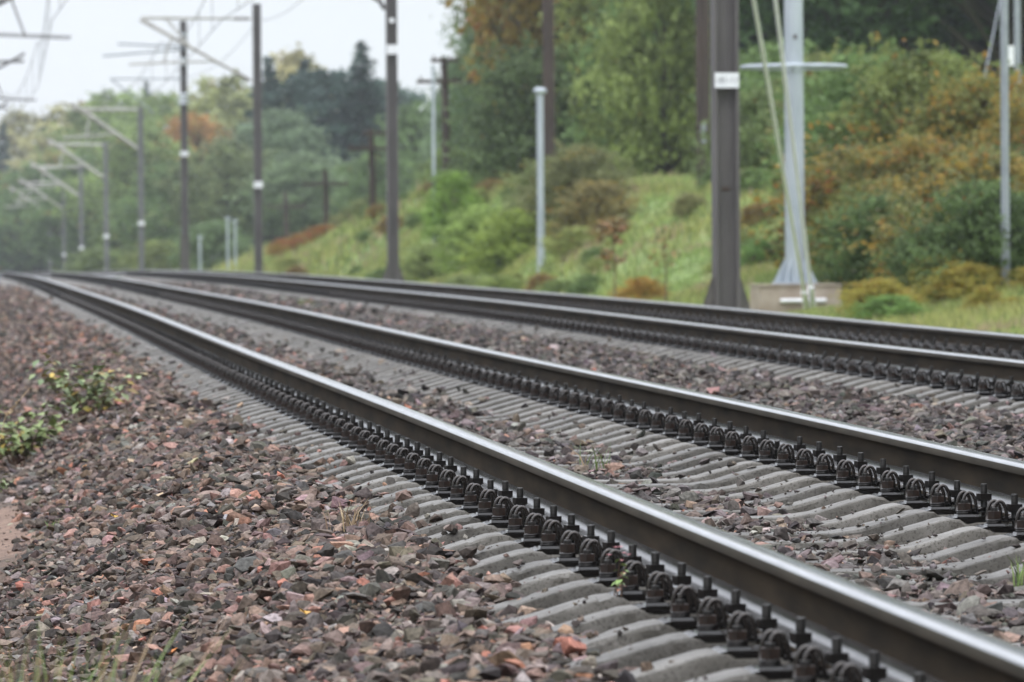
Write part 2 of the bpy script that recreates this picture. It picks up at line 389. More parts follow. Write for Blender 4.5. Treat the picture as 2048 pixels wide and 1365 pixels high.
# ------------------------------------------------------------------ ground, ballast bed
def sheet(name, xs, ys, fn, mat, kind):
    X, Y = np.meshgrid(xs, ys); Z = fn(X, Y); nx, ny = len(xs), len(ys)
    V = np.stack([X, Y, Z], -1).reshape(-1, 3)
    i = np.arange((ny-1)*nx).reshape(ny-1, nx)[:, :-1].ravel()
    T = np.stack([i, i+1, i+1+nx, i+nx], -1)
    o = link(name, fast_mesh(name, V, T, mat, nper=4, smooth=True)); o['kind'] = kind; return o
xs = np.concatenate([[-400, -200, -100, -60, -30, -18], np.arange(-12, -4, 1.), np.arange(-4, -1.2, .2), [0, 2, 4, 6], np.arange(6.4, 18, .3), np.arange(18, 40, 1.5), [45, 55, 70, 90, 130, 200, 300, 400]])
ys = np.concatenate([[-100, -50, -20], np.arange(-10, 30, .4), np.arange(30, 150, .8), np.arange(150, 420, 3), np.arange(420, 900, 20), [1000, 1200, 1600]])
sheet('ground', xs, ys, ter, M['ground'], 'structure')
# stones end in a ragged line on the left, so the bed does too
xs = np.concatenate([np.linspace(-1.7, 7.35, 92)])
ys = np.concatenate([np.arange(-6, 70, .12), np.arange(70, 200, .6), np.arange(200, 800, 6)])
def bedz(o, s):
    edge = np.clip((o+1.58+(vnoise(s*1.3, o*0+2, 21)-.5)*.3)/.25, 0, 1)
    return bal(o, s) - .012 - (1-edge)*.16
sheet('ballast_bed', xs, ys, bedz, M['bed'], 'structure')

# ------------------------------------------------------------------ rails
def rail_profile():
    """half profile of a heavy rail, from the crown centre down to the base (x, z); z = 0 is the top"""
    P = [(0, 0, 'T'), (.010, -.0003, 'T'), (.020, -.0013, 'T'), (.0265, -.0030, 'T'), (.0310, -.0056, 'T'), (.0343, -.0092, 'T'), (.0361, -.0135, 'T'),
         (.0368, -.020, 'H'), (.0374, -.0352, 'H'), (.0362, -.0375, 'S'), (.0215, -.0440, 'S'), (.0145, -.0490, 'S'), (.0105, -.0580, 'S'), (.0092, -.075, 'S'), (.0090, -.095, 'S'),
         (.0098, -.120, 'S'), (.0118, -.136, 'F'), (.0165, -.1470, 'F'), (.0250, -.1545, 'F'), (.0400, -.1600, 'F'), (.0735, -.1683, 'S'), (.0750, -.1700, 'S'), (.0750, -.180, 'S'), (0, -.180, 'S')]
    return P
def make_rail(off, dz, label):
    P = rail_profile(); half = [(x, z, k) for x, z, k in P]
    ring = [(-x, z, k) for x, z, k in half]                      # left side, facing the camera
    ring += [(x, z, k) for x, z, k in half[::-1][1:-1]]
    st = np.concatenate([np.arange(-8, 60, 1.), np.arange(60, 320, 4.), np.arange(320, 900, 20.)])
    n = len(ring); V = []; T = []; MI = []
    kinds = [k for _, _, k in half]
    for s in st:
        z0 = float(zr(s))+dz
        V += [(off+x, s, z0+z) for x, z, _ in ring]
    cls = {'T': 0, 'S': 1, 'F': 2, 'H': 3}
    seg = []
    for j in range(n):
        a, b = ring[j][2], ring[(j+1) % n][2]
        seg.append(cls[a] if a == b else (3 if 'H' in (a, b) else (2 if 'F' in (a, b) else 1)))
    for i in range(len(st)-1):
        for j in range(n):
            j2 = (j+1) % n
            T.append((i*n+j, i*n+j2, (i+1)*n+j2, (i+1)*n+j)); MI.append(seg[j])
    me = bpy.data.meshes.new('rail'); me.from_pydata(V, [], T)
    for k in ('rail_top', 'rail_side', 'rail_foot', 'rail_head'): me.materials.append(M[k])
    me.polygons.foreach_set('material_index', MI); me.polygons.foreach_set('use_smooth', [True]*len(T))
    bm = bmesh.new(); bm.from_mesh(me); bmesh.ops.recalc_face_normals(bm, faces=bm.faces)
    for e in bm.edges:
        if len(e.link_faces) == 2 and e.link_faces[0].normal.angle(e.link_faces[1].normal, 0) > R(38): e.smooth = False
    bm.to_mesh(me); bm.free()
    return tag(link('rail', me), label, 'rail')
RL = ['long steel rail nearest the camera, beside the reddish ballast shoulder, its bolts clearly visible',
      'second steel rail from the camera, right rail of the near track',
      'third steel rail from the camera, left rail of the far track',
      'farthest steel rail, running right along the grassy verge']
for (off, dz), lb in zip(RAILS, RL): make_rail(off, dz, lb)

# ------------------------------------------------------------------ sleepers and their rail fastenings
SP = .50031
S0 = 21.79 - SP*40
SL_X = [-.56, -.54, -.44, -.33, -.27, -.235, -.205, -.19, .19, .205, .235, .27, .33, .46, .56, GA/2]
SL_T = [-.290, -.272, -.248, -.215, -.199, -.194, -.197, -.207, -.207, -.197, -.194, -.199, -.216, -.252, -.266, -.268]
SLX = SL_X + [GA-x for x in SL_X[:-1][::-1]]; SLT = SL_T + SL_T[:-1][::-1]
def sleeper_top(u): return np.interp(u, SLX, SLT)
def sleeper_mesh(seed):
    r = random.Random(seed); V = []; F = []
    prof = [(-.140, -.40), (-.106, -.120), (-.094, -.045), (-.0905, -.010), (-.087, -.003), (-.080, .0005), (0, .0015), (.080, .0005), (.087, -.003), (.0905, -.010), (.094, -.045), (.106, -.120), (.140, -.40)]
    n = len(prof)
    UX = np.unique(np.round(np.concatenate([SLX, np.arange(-.52, GA+.53, .035)]), 4)); UT = np.interp(UX, SLX, SLT)
    for u, t in zip(UX, UT):
        chip = r.random() < .07
        for k, (y, z) in enumerate(prof):
            w = 1 if t > -.25 else .96; e = k in (3, 4, 5, 7, 8, 9)
            jz = r.uniform(-.0007, .0006) - (r.uniform(.003, .008) if chip and e and r.random() < .4 else 0)
            V.append((u, y*w + r.uniform(-.0011, .0011)*(1 if e else .6), t+(z if z > -.3 else z*.6)+jz))
    m = len(UX)
    for i in range(m-1):
        for j in range(n-1): F.append((i*n+j, i*n+j+1, (i+1)*n+j+1, (i+1)*n+j))
    F.append(tuple(range(n))); F.append(tuple(range((m-1)*n, m*n))[::-1])
    b = MB(); b.add(V, F, 0, True); me = b.mesh('concrete_sleeper', M['concrete'])
    bm = bmesh.new(); bm.from_mesh(me)
    for e in bm.edges:
        if len(e.link_faces) == 2 and e.link_faces[0].normal.angle(e.link_faces[1].normal, 0) > R(24): e.smooth = False
    bm.to_mesh(me); bm.free(); return me
SLM = [sleeper_mesh(k) for k in range(5)]

# fastening, local frame: x toward -x is away from the rail, z = 0 the underside of the rail foot
def plate_mesh():
    b = MB()
    b.box((-.145, 0, -.017), (.13, .160, .018), 0)
    b.add([(-.21, -.080, -.008), (-.21, .080, -.008), (-.228, .072, -.014), (-.228, -.072, -.014), (-.21, -.080, -.026), (-.21, .080, -.026), (-.228, .072, -.026), (-.228, -.072, -.026)],
          [(0, 1, 2, 3), (4, 7, 6, 5), (0, 3, 7, 4), (1, 5, 6, 2), (3, 2, 6, 7)], 0)
    b.box((-.090, -.055, .010), (.022, .045, .030), 0); b.box((-.090, .055, .010), (.022, .045, .030), 0)
    b.box((-.100, 0, -.002), (.04, .050, .016), 0)
    b.box((-.180, -.030, -.005), (.062, .066, .008), 0, 0, .9)
    b.box((-.030, 0, -.011), (.10, .172, .018), 0)
    return b.mesh('base_plate', [M['plate_wet']])
def ngon(r, n, a0=0.): return [(r*math.cos(a0+2*PI*k/n), r*math.sin(a0+2*PI*k/n)) for k in range(n)]
def clamp_bolt_mesh():
    b = MB()
    pts = []; 
    for k in range(17): pts.append((-.106, 0, .02+k*.0050))
    rr = [.0117 if k % 2 else .0112 for k in range(17)]; rr[-1] = .0106
    b.tube(pts, rr, 12, 0, True, False)
    b.prism([(x-.106, y) for x, y in ngon(.0285, 4, PI/4+.2)], .046, .067, 1)
    b.prism([(x-.106, y) for x, y in ngon(.022, 14)], .042, .047, 1)
    return b.mesh('clamp_bolt', [M['stud'], M['greasy']])
def clip_mesh():
    b = MB(); rod = .0060
    def arch(xc, y, rad, zb, zt, sg):
        return [(xc+sg*rad*math.cos(q), y, zb+(zt-zb)*math.sin(q)) for q in np.linspace(0, PI, 13)]
    front = arch(-.156, .002, .0235, .016, .071, 1)
    back = arch(-.166, .046, .0235, .016, .071, -1)
    path = [(-.062, -.004, .018), (-.085, -.004, .026), (-.106, .022, .014), (-.128, .012, .008)] + front + [(-.182, .012, .006), (-.192, .036, .006)] + back + [(-.136, .050, .008), (-.108, .052, .016), (-.085, .050, .026), (-.062, .050, .018)]
    b.tube(path, rod, 10, 0)
    return b.mesh('spring_clip', [M['clip_steel']])
def anchor_mesh():
    b = MB()
    b.prism([(x-.180, y-.030) for x, y in ngon(.0240, 6, .35)], .011, .036, 1)
    b.tube([(-.180, -.030, .0), (-.180, -.030, .047)], [.0122, .0120], 12, 0, True, False)
    return b.mesh('anchor_bolt', [M['stud'], M['greasy_brown']])
def washer_mesh():
    b = MB()
    for z0 in (-.001, .0055):
        b.tube([(-.180+.0215*math.cos(q), -.030+.0215*math.sin(q), z0+.006*q/(2*PI)) for q in np.linspace(0, 1.92*PI, 22)], .0042, 8, 0)
    b.prism([(x-.180, y-.030) for x, y in ngon(.027, 16)], -.0025, .0005, 0)
    return b.mesh('spring_washer', [M['greasy']])
PLATE, BOLT, CLIP, ANCH, WASH = plate_mesh(), clamp_bolt_mesh(), clip_mesh(), anchor_mesh(), washer_mesh()
def joined(name, parts, mats):
    me = bpy.data.meshes.new(name); bm = bmesh.new()
    for k, p in enumerate(parts):
        n0 = len(bm.faces); bm.from_mesh(p); bm.faces.ensure_lookup_table()
        for f in bm.faces[n0:]:
            f.material_index = mats.index(p.materials[f.material_index])
    bm.to_mesh(me); bm.free()
    for m in mats: me.materials.append(m)
    return me
FAST = joined('rail_fastening', [PLATE, BOLT, CLIP, ANCH, WASH], [M['plate_wet'], M['stud'], M['greasy'], M['greasy_brown'], M['clip_steel']])

def place_sleeper(off, dz, s, detail, label, group, askew=False):
    jy = random.uniform(-.012, .012)
    o = link('concrete_sleeper', random.choice(SLM), None, (off, s+jy, float(zr(s))+dz+random.uniform(-.003, .003)))
    o.rotation_euler = (random.uniform(-.008, .008), 0, random.uniform(-.006, .006))
    tag(o, label, 'sleeper', group)
    for k, x in enumerate((0, GA)):
        if not detail:
            f = link('rail_fastening', FAST, o, (x, random.uniform(-.01, .01), -.180)); continue
        f = link('rail_fastening', PLATE, o, (x, random.uniform(-.01, .01), -.180))
        b = link('clamp_bolt', BOLT, f); b.rotation_euler = (random.uniform(-.03, .03), 0, 0)
        b.location.z = random.choice((0, 0, 0, -.006, .005, -.012))
        if askew and k == 1:
            b.rotation_euler = (R(24), R(-6), 0); b.location = (-.012, .022, -.005)
        link('spring_clip', CLIP, f).location.y = random.uniform(-.003, .003)
        a = link('anchor_bolt', ANCH, f, (0, 0, random.choice((0, 0, .004, -.004))))
        link('spring_washer', WASH, f)
    return o
rest = []
ST1 = [S0+SP*k for k in range(-7, 470)]
for s in ST1:
    for tr, (off, dz) in enumerate(((0, 0), (G2, .030))):
        if s > 175 or (tr == 1 and s < 12): continue
        if (tr == 0 and s < 84) or (tr == 1 and 16 < s < 80):
            ask = tr == 0 and abs(s-(S0+SP*34)) < .1
            lb = ['weathered concrete sleeper under the two nearest rails, one of the near track', 'grey concrete sleeper of the far track, its near end buried in dark ballast'][tr]
            if ask: lb = 'concrete sleeper of the near track with one clamp bolt knocked askew at the second rail'
            place_sleeper(off, dz, s, s < (38 if tr == 0 else 40), lb, ['sleepers of the near track', 'sleepers of the far track'][tr], ask)
        else: rest.append((off, dz, s))
bm = bmesh.new()
for off, dz, s in rest:
    for x in (None, 0, GA):
        me = SLM[0] if x is None else FAST
        n0 = len(bm.verts); f0 = len(bm.faces); bm.from_mesh(me); bm.verts.ensure_lookup_table(); bm.faces.ensure_lookup_table()
        t = Vector((off+(x or 0), s, float(zr(s))+dz-(0 if x is None else .18)))
        for v in bm.verts[n0:]: v.co += t
        for f in bm.faces[f0:]: f.material_index = 0 if x is None else 1
me = bpy.data.meshes.new('distant_sleepers'); bm.to_mesh(me); bm.free()
me.materials.append(M['concrete']); me.materials.append(M['greasy'])
tag(link('distant_sleepers', me), 'the many distant concrete sleepers of both tracks, too far to tell apart', 'sleepers', None, 'stuff')

# ------------------------------------------------------------------ ballast stones
def hulls(n, npts, seed):
    r = np.random.default_rng(seed); out = []
    for k in range(n):
        p = r.normal(size=(npts, 3)); p /= np.linalg.norm(p, axis=1)[:, None]
        p *= r.uniform(.72, 1.1, (npts, 1)); p *= np.array([1.0, r.uniform(.62, .95), r.uniform(.32, .68)])
        bm = bmesh.new()
        for q in p: bm.verts.new(q)
        res = bmesh.ops.convex_hull(bm, input=bm.verts)
        for g in [e for e in bm.verts if not e.link_faces]: bm.verts.remove(g)
        bmesh.ops.triangulate(bm, faces=bm.faces); bmesh.ops.recalc_face_normals(bm, faces=bm.faces)
        bm.verts.index_update(); bm.verts.ensure_lookup_table()
        V = np.array([v.co[:] for v in bm.verts]); T = np.array([[v.index for v in f.verts] for f in bm.faces]); bm.free()
        out.append((V, T))
    return out
H_NEAR, H_FAR = hulls(22, 13, 1), hulls(12, 7, 2)
def rotmats(n, r, tilt):
    a = r.uniform(0, 2*PI, n); b = r.normal(0, tilt, n); c = r.normal(0, tilt, n)
    ca, sa, cb, sb, cc, sc = np.cos(a), np.sin(a), np.cos(b), np.sin(b), np.cos(c), np.sin(c)
    Rz = np.zeros((n, 3, 3)); Rz[:, 0, 0] = ca; Rz[:, 0, 1] = -sa; Rz[:, 1, 0] = sa; Rz[:, 1, 1] = ca; Rz[:, 2, 2] = 1
    Rx = np.zeros((n, 3, 3)); Rx[:, 0, 0] = 1; Rx[:, 1, 1] = cb; Rx[:, 1, 2] = -sb; Rx[:, 2, 1] = sb; Rx[:, 2, 2] = cb
    Ry = np.zeros((n, 3, 3)); Ry[:, 1, 1] = 1; Ry[:, 0, 0] = cc; Ry[:, 0, 2] = sc; Ry[:, 2, 0] = -sc; Ry[:, 2, 2] = cc
    return Rx@Ry@Rz
PAL = np.array([(.128, .108, .096), (.088, .076, .069), (.165, .130, .113), (.048, .045, .043), (.235, .172, .148), (.205, .185, .172), (.31, .20, .168), (.32, .165, .12), (.31, .29, .275), (.42, .36, .28)])
W_RED = np.array([.23, .20, .16, .17, .10, .07, .045, .018, .034, .005]); W_GREY = np.array([.29, .26, .12, .17, .04, .08, .01, .01, .02, .0])
PAL = PAL*np.array([1.0, .91, .845]); PALG = PAL.mean(1, keepdims=True)*np.array([1.0, .965, .93])*.55+PAL*.45; W_RED /= W_RED.sum(); W_GREY /= W_GREY.sum()
def proj(P):
    d = P-np.array(CAM); z = d@np.array(_FW)
    return CX+F_PX*(d@np.array(_RT))/z, CY-F_PX*(d@np.array(_UP))/z, z
def scatter(o0, o1, s0, s1, cell, r):
    nx = int((o1-o0)/cell); ny = int((s1-s0)/cell)
    gx, gy = np.meshgrid(np.arange(nx), np.arange(ny))
    o = o0+(gx.ravel()+r.uniform(-.1, 1.1, nx*ny))*cell; s = s0+(gy.ravel()+r.uniform(-.1, 1.1, nx*ny))*cell
    return o, s
VV = []; TT = []; CC = []; base = 0
def stones(o, s, z, size, hl, r, red, tilt=.35):
    global base
    n = len(o)
    if n == 0: return
    RM = rotmats(n, r, tilt); kind = r.integers(0, len(hl), n)
    p = r.random(n) < red
    ci = np.where(p, r.choice(len(PAL), n, p=W_RED), r.choice(len(PAL), n, p=W_GREY))
    col = np.where(p[:, None], PAL[ci], PALG[ci])*r.uniform(.78, 1.2, (n, 1))*(1+r.normal(0, .05, (n, 3)))
    for k, (V, T) in enumerate(hl):
        idx = np.nonzero(kind == k)[0]
        if len(idx) == 0: continue
        v = np.einsum('nij,vj->nvi', RM[idx], V)*size[idx][:, None, None]
        v += np.stack([o[idx], s[idx], z[idx]], -1)[:, None, :]
        m = len(V); t = T[None]+(np.arange(len(idx))*m)[:, None, None]+base
        VV.append(v.reshape(-1, 3)); TT.append(t.reshape(-1, 3)); CC.append(np.repeat(np.clip(col[idx], .02, .8), len(T), 0))
        base += len(idx)*m
r = np.random.default_rng(42)
def fill(o0, o1, s0, s1, cell, hl, smean):
    o, s = scatter(o0, o1, s0, s1, cell, r)
    z = bal(o, s)
    X, Y, Zd = proj(np.stack([o, s, z], -1))
    ok = (X > -260) & (X < 2310) & (Y < 1640) & (Zd > 5)
    # ragged left edge of the stones
    lim = np.interp(s, [0, 18.2, 19.6, 23.5, 25.5, 60], [-2.05, -1.98, -1.66, -1.68, -1.85, -1.9])
    ok &= o > lim+(vnoise(s*1.1, s*0, 31)-.5)*.35 + (r.random(len(o)) < .5)*.14 - (r.random(len(o)) < .04)*.3
    size = np.clip(r.lognormal(math.log(smean), .40, len(o)), smean*.38, smean*2.0)
    # sleepers
    k = np.round((s-S0)/SP); ds = np.abs(s-(S0+k*SP))
    tr2 = o > 3.2; u = np.where(tr2, o-G2, o); top = sleeper_top(u)+zr(s)+np.where(tr2, .03, 0)
    ins = (u > -.56) & (u < GA+.56)
    over = ins & (ds < .096) & (top > z+.012)
    mid = (u > .5) & (u < GA-.5); fastz = (np.abs(u) < .29) | (np.abs(u-GA) < .29)
    heap = vnoise(o*1.1+9, s*.9, 55)
    keep = (mid & (r.random(len(o)) < .34*np.clip(heap*2.4-.95, .18, 1))) | (~fastz & ~mid & (r.random(len(o)) < .10))
    ok &= ~over | keep
    ok &= ~(((np.abs(u) < .11) | (np.abs(u-GA) < .11)) )                 # not on the rail foot
    ok &= ~(fastz & (r.random(len(o)) < .15))
    z = np.where(over & keep, top+size*.25, z+r.uniform(-.25, .40, len(o))*size)
    small = over & keep
    size = np.where(small, size*.75, size)*np.where((u > -.25) & (u < GA+.3) & (size < smean*1.5), .84, 1)
    z = np.where(ins & ~over & fastz, z-.02, z)
    o, s, z, size = o[ok], s[ok], z[ok], size[ok]
    red = .85
    redp = np.where(o < -.3, .8, np.where(o < 2.0, .22, .10))
    for lo, hi in ((-9, -.3), (-.3, 2.0), (2.0, 99)):
        q = (o >= lo) & (o < hi)
        stones(o[q], s[q], z[q], size[q], hl, r, redp[q][0] if q.any() else 0)
fill(-2.3, 7.2, 4, 24, .022, H_FAR, .0095)
fill(-2.3, 7.2, 4, 27, .039, H_NEAR, .0262)
fill(-2.3, 7.2, 27, 60, .050, H_FAR, .033)
fill(-2.1, 7.2, 60, 125, .085, H_FAR, .042)
# a sprinkling of bigger lumps lying loose on top
o = r.uniform(-1.7, 3.4, 620); s = r.uniform(6, 45, 620); u = o
big = ~((np.abs(u) < .33) | (np.abs(u-GA) < .33))
o, s = o[big], s[big]
size = r.uniform(.032, .050, len(o))
zt = np.maximum(bal(o, s), np.where((np.abs((s-S0)/SP-np.round((s-S0)/SP))*SP < .14) & (o > -.56) & (o < GA+.56), sleeper_top(o)+zr(s), -9))
q = o < -.3
stones(o[q], s[q], (zt+size*.35)[q], size[q], H_NEAR, r, .75, .5)
stones(o[~q], s[~q], (zt+size*.4)[~q], size[~q], H_NEAR, r, .4, .5)
# grit and a few strays on the sandy path
o = r.uniform(-2.9, -1.35, 5200); s = r.uniform(12, 42, 5200)
stones(o, s, ter(o, s)+.002, np.clip(r.lognormal(math.log(.007), .5, 5200), .003, .03), H_FAR, r, .6)
bal_me = fast_mesh('ballast_stones', np.concatenate(VV), np.concatenate(TT), M['stone'], 'tint', np.concatenate(CC))
tag(link('ballast_stones', bal_me), 'crushed stone ballast, reddish brown on the near shoulder and grey between the tracks', 'ballast', None, 'stuff')
print('stone tris', len(bal_me.polygons))
del VV, TT, CC

# ------------------------------------------------------------------ grass and weeds
def blades(o, s, z, h, w, col, lean=.35, nseg=2, seed=5):
    """curved grass blades, one strip each; returns V, T(tris), colours"""
    rr = np.random.default_rng(seed); n = len(o)
    a = rr.uniform(0, 2*PI, n); dx, dy = np.cos(a), np.sin(a); b = rr.uniform(0, 2*PI, n)
    wx, wy = np.cos(b)*w/2, np.sin(b)*w/2; L = rr.uniform(.1, 1, n)*lean*h
    p0 = np.stack([o, s, z], -1); p1 = p0+np.stack([dx*L*.3, dy*L*.3, h*.55], -1); p2 = p0+np.stack([dx*L, dy*L, h], -1)
    wv = np.stack([wx, wy, 0*wx], -1)
    V = np.stack([p0-wv, p0+wv, p1-wv*.8, p1+wv*.8, p2], 1).reshape(-1, 3)
    i = (np.arange(n)*5)[:, None]
    T = np.concatenate([i+np.array([[0, 1, 3]]), i+np.array([[0, 3, 2]]), i+np.array([[2, 3, 4]])], 1).reshape(-1, 3)
    return V, T, np.repeat(col, 3, 0)
def grass_field():
    rr = np.random.default_rng(77); Vs = []; Ts = []; Cs = []; b = 0
    for (o0, o1, s0, s1, dens, hm, wm) in ((7.0, 13, 38, 95, 420, .15, .016), (7.0, 17, 95, 170, 110, .20, .030), (8, 20, 170, 300, 20, .36, .07)):
        n = int((o1-o0)*(s1-s0)*dens); o = rr.uniform(o0, o1, n); s = rr.uniform(s0, s1, n); z = ter(o, s)
        X, Y, Zd = proj(np.stack([o, s, z], -1)); ok = (X > -150) & (X < 2200); o, s, z = o[ok], s[ok], z[ok]; n = len(o)
        pat = vnoise(o*.7, s*.35, 41); dry = vnoise(o*1.3, s*.6, 42)
        h = hm*(.45+1.1*pat)*rr.uniform(.6, 1.35, n)*np.interp(o, [7, 9.3, 10.5], [.3, .4, 1])
        g = np.array([(.25, .36, .12)])*rr.uniform(.7, 1.35, (n, 1)); g[:, 0] *= 1+.45*pat
        t = np.array([(.40, .32, .20)])*rr.uniform(.7, 1.2, (n, 1)); dk = np.array([(.13, .185, .06)])*rr.uniform(.7, 1.3, (n, 1))
        c = np.where((rr.random(n) < np.clip((dry-.62)*2.4, .04, .7))[:, None], t, np.where((rr.random(n) < .25)[:, None], dk, g))
        V, T, K = blades(o, s, z-.02, h, wm*rr.uniform(.7, 1.3, n), c, .6, seed=int(dens))
        Vs.append(V); Ts.append(T+b); Cs.append(K); b += len(V)
    return np.concatenate(Vs), np.concatenate(Ts), np.concatenate(Cs)
V, T, K = grass_field()
tag(link('verge_grass', fast_mesh('verge_grass', V, T, M['blade'], 'tint', K)), 'pale green and straw coloured grass covering the bank behind the tracks', 'grass', None, 'stuff')

def tuft(name, p, n, h, w, cols, label, cat, spread=.05, lean=.5, seed=1, group=None):
    rr = np.random.default_rng(seed)
    o = rr.normal(0, spread, n); s = rr.normal(0, spread, n)
    c = np.array(cols)[rr.integers(0, len(cols), n)]*rr.uniform(.75, 1.25, (n, 1))
    V, T, K = blades(o, s, np.zeros(n), h*rr.uniform(.5, 1.1, n), np.full(n, w), c, lean, seed=seed)
    ob = link(name, fast_mesh(name, V, T, M['weed'], 'tint', K), None, p)
    return tag(ob, label, cat, group)

def leaf_quad(b, c, d, up, L, wd):
    """one pointed leaf: four corners folded a little about the midrib"""
    c = Vector(c); d = Vector(d).normalized(); sd = d.cross(Vector(up)).normalized(); nn = sd.cross(d)
    a = c+d*L*.45+sd*wd+nn*wd*.25; e = c+d*L*.45-sd*wd+nn*wd*.25; t = c+d*L-nn*wd*.2
    b['V'] += [c, a, t, e]; i = len(b['V'])-4; b['T'] += [(i, i+1, i+2), (i, i+2, i+3)]
def weed_plant(p, W, H, nst, nleaf, leafL, palette, label, seed, name='leafy_weed', group=None, stemr=.003):
    r_ = random.Random(seed); root = empty(name, p); tag(root, label, 'plant', group)
    st = MB(); b = {'V': [], 'T': []}; cols = []
    for k in range(nst):
        bx, by = r_.gauss(0, W*.12), r_.gauss(0, W*.12); tx, ty = bx+r_.uniform(-1, 1)*W*.5, by+r_.uniform(-1, 1)*W*.35
        h = H*r_.uniform(.5, 1); pts = [(bx+(tx-bx)*q**1.5, by+(ty-by)*q**1.5, h*q-.02) for q in np.linspace(0, 1, 6)]
        st.tube(pts, [stemr*(1.2-.8*q) for q in np.linspace(0, 1, 6)], 5)
        for j in range(nleaf):
            q = .25+.75*(j+1)/nleaf; c = (bx+(tx-bx)*q**1.5, by+(ty-by)*q**1.5, h*q-.02)
            an = r_.uniform(0, 2*PI); d = (math.cos(an), math.sin(an), r_.uniform(-.75, .35))
            L = leafL*r_.uniform(.6, 1.15); leaf_quad(b, c, d, (r_.uniform(-.3, .3), r_.uniform(-.3, .3), 1), L, L*r_.uniform(.26, .36))
            cc = np.array(palette[0] if r_.random() < .66*min(1, q+.4) else r_.choice(palette))*r_.uniform(.75, 1.25)
            cols += [cc, cc]
    st.build('stem', [M['stem']], root)
    link('leaves', fast_mesh('leaves', np.array([tuple(v) for v in b['V']]), np.array(b['T']), M['weed'], 'tint', np.array(cols)), root)
    return root
WP = [(.25, .31, .15), (.30, .34, .15), (.32, .29, .09), (.38, .28, .06), (.24, .18, .07), (.13, .19, .08)]
q, _ = hit(185, 838, bal); weed_plant(q, .74, .44, 24, 11, .085, WP, 'spindly weed with drooping green and yellowing leaves on the ballast shoulder at left', 3, group=None)
q, _ = hit(40, 925, bal); weed_plant(q, .62, .38, 26, 11, .082, [(.20, .26, .09)]+WP, 'bushier yellow-green weed at the left picture edge, lower down the shoulder', 4)
q, _ = hit(5, 985, bal); weed_plant(q, .25, .12, 8, 7, .05, WP, 'small low green weed at the left edge beside the sandy path', 14)
d_ = ray(1238, 1178); q = CAM+d_*((-.215-CAM.x)/d_.x)
root = weed_plant(q, .07, .11, 4, 5, .026, [(.20, .30, .09), (.25, .33, .1), (.36, .16, .10)], 'tiny pink-flowered seedling growing between the fastenings of the nearest rail', 6, 'flowering_seedling', None, .0016)
fl = MB()
for k in range(6):
    c = Vector((random.uniform(-.03, .035), random.uniform(-.02, .02), random.uniform(.075, .112)))
    for j in range(5):
        a = 2*PI*j/5; d = Vector((math.cos(a), math.sin(a), .5))*.008; e = Vector((-math.sin(a), math.cos(a), .1))*.004
        fl.add([c, c+d*.6+e, c+d, c+d*.6-e], [(0, 1, 2, 3)])
fl.build('flower', [M['pink']], root)
q, _ = hit(605, 895, bal); weed_plant(q, .06, .14, 3, 6, .022, [(.22, .28, .12), (.30, .26, .2)], 'thin pale weed standing at the sleeper ends left of the nearest rail', 8, 'pale_seedling', None, .0016)
GR = [(.14, .22, .06), (.20, .26, .09), (.10, .16, .05)]; DRY = [(.34, .25, .14), (.26, .19, .11), (.20, .13, .08)]
q, _ = hit(1185, 945, bal); tuft('grass_tuft', q, 22, .13, .006, GR+DRY[:1], 'green grass tuft between the two nearest rails', 'grass', .035, 1.2, 21)
q, _ = hit(2046, 1185, bal); tuft('grass_tuft', q, 16, .13, .007, GR, 'fresh green grass tuft cut by the right picture edge', 'grass', .02, .8, 22)
q, _ = hit(425, 632, bal); tuft('grass_tuft', q, 40, .20, .016, [(.22, .24, .08), (.26, .25, .1)], 'yellow-green grass tuft against the second rail in the distance', 'grass', .05, .5, 23)
q, _ = hit(612, 612, bal); tuft('grass_tuft', q, 24, .12, .02, [(.18, .21, .07)], 'small blurred grass tuft between the tracks in the distance', 'grass', .06, .5, 24)
q, _ = hit(700, 1062, bal); tuft('withered_tuft', q, 34, .13, .0045, DRY, 'withered brown tuft lying on the shoulder near the sleeper ends', 'dead plant', .035, 1.5, 25)
q, _ = hit(1745, 1052, bal); tuft('withered_tuft', q, 14, .10, .004, DRY+GR[:1], 'sparse dry shoots among the sleepers before the second rail', 'dead plant', .05, .9, 26)
q, _ = hit(660, 842, bal); tuft('withered_tuft', q, 7, .16, .004, [(.20, .13, .09)], 'thin reddish dead stalks by the bolts of the nearest rail', 'dead plant', .02, .5, 27)
q, _ = hit(110, 1065, bal); tuft('grass_tuft', q, 20, .06, .007, GR, 'little green sprout at the edge of the sandy path', 'grass', .03, .9, 28)
# tall blurred grass low at the left, growing on the slope close to the camera
for k, (px, Z, n, h, cols, lb) in enumerate(((50, 11.4, 320, .71, GR+DRY, 'blurred clump of green and straw grass in the lower left corner'),
                                          (160, 11.6, 110, .62, GR+DRY[:2], 'blurred wispy grass clump right of the corner clump at lower left'))):
    tuft('tall_grass', ground_at(px, Z), n, h, .010, [tuple(1.5*q for q in c_) for c_ in cols], lb, 'grass', .10, .55, 30+k)
# plume of dry grass standing at the left edge
pl = ground_at(-14, 30, bal); pl.z -= .02
root = empty('grass_stalk', pl); tag(root, 'single dry straw stalk with a feathery seed head leaning right at the left edge', 'grass')
t = MB(); t.tube([(0, 0, 0), (.02, 0, .25), (.06, 0, .42)], .0025, 5); t.build('stem', [M['dry']], root)
hd = MB(); rr = random.Random(5)
for k in range(60):
    qv = k/60; c = Vector((.06+.135*qv, 0, .42+.16*qv)); w = .018*(1-qv)+.003
    d = Vector((rr.uniform(-1, 1)*w, rr.uniform(-1, 1)*w, rr.uniform(-.5, 1)*w)); e = Vector((.02, 0, .012))
    hd.add([c, c+d+e*.3, c+e+d*.4], [(0, 1, 2)])
hd.build('seed_head', [M['dry']], root)
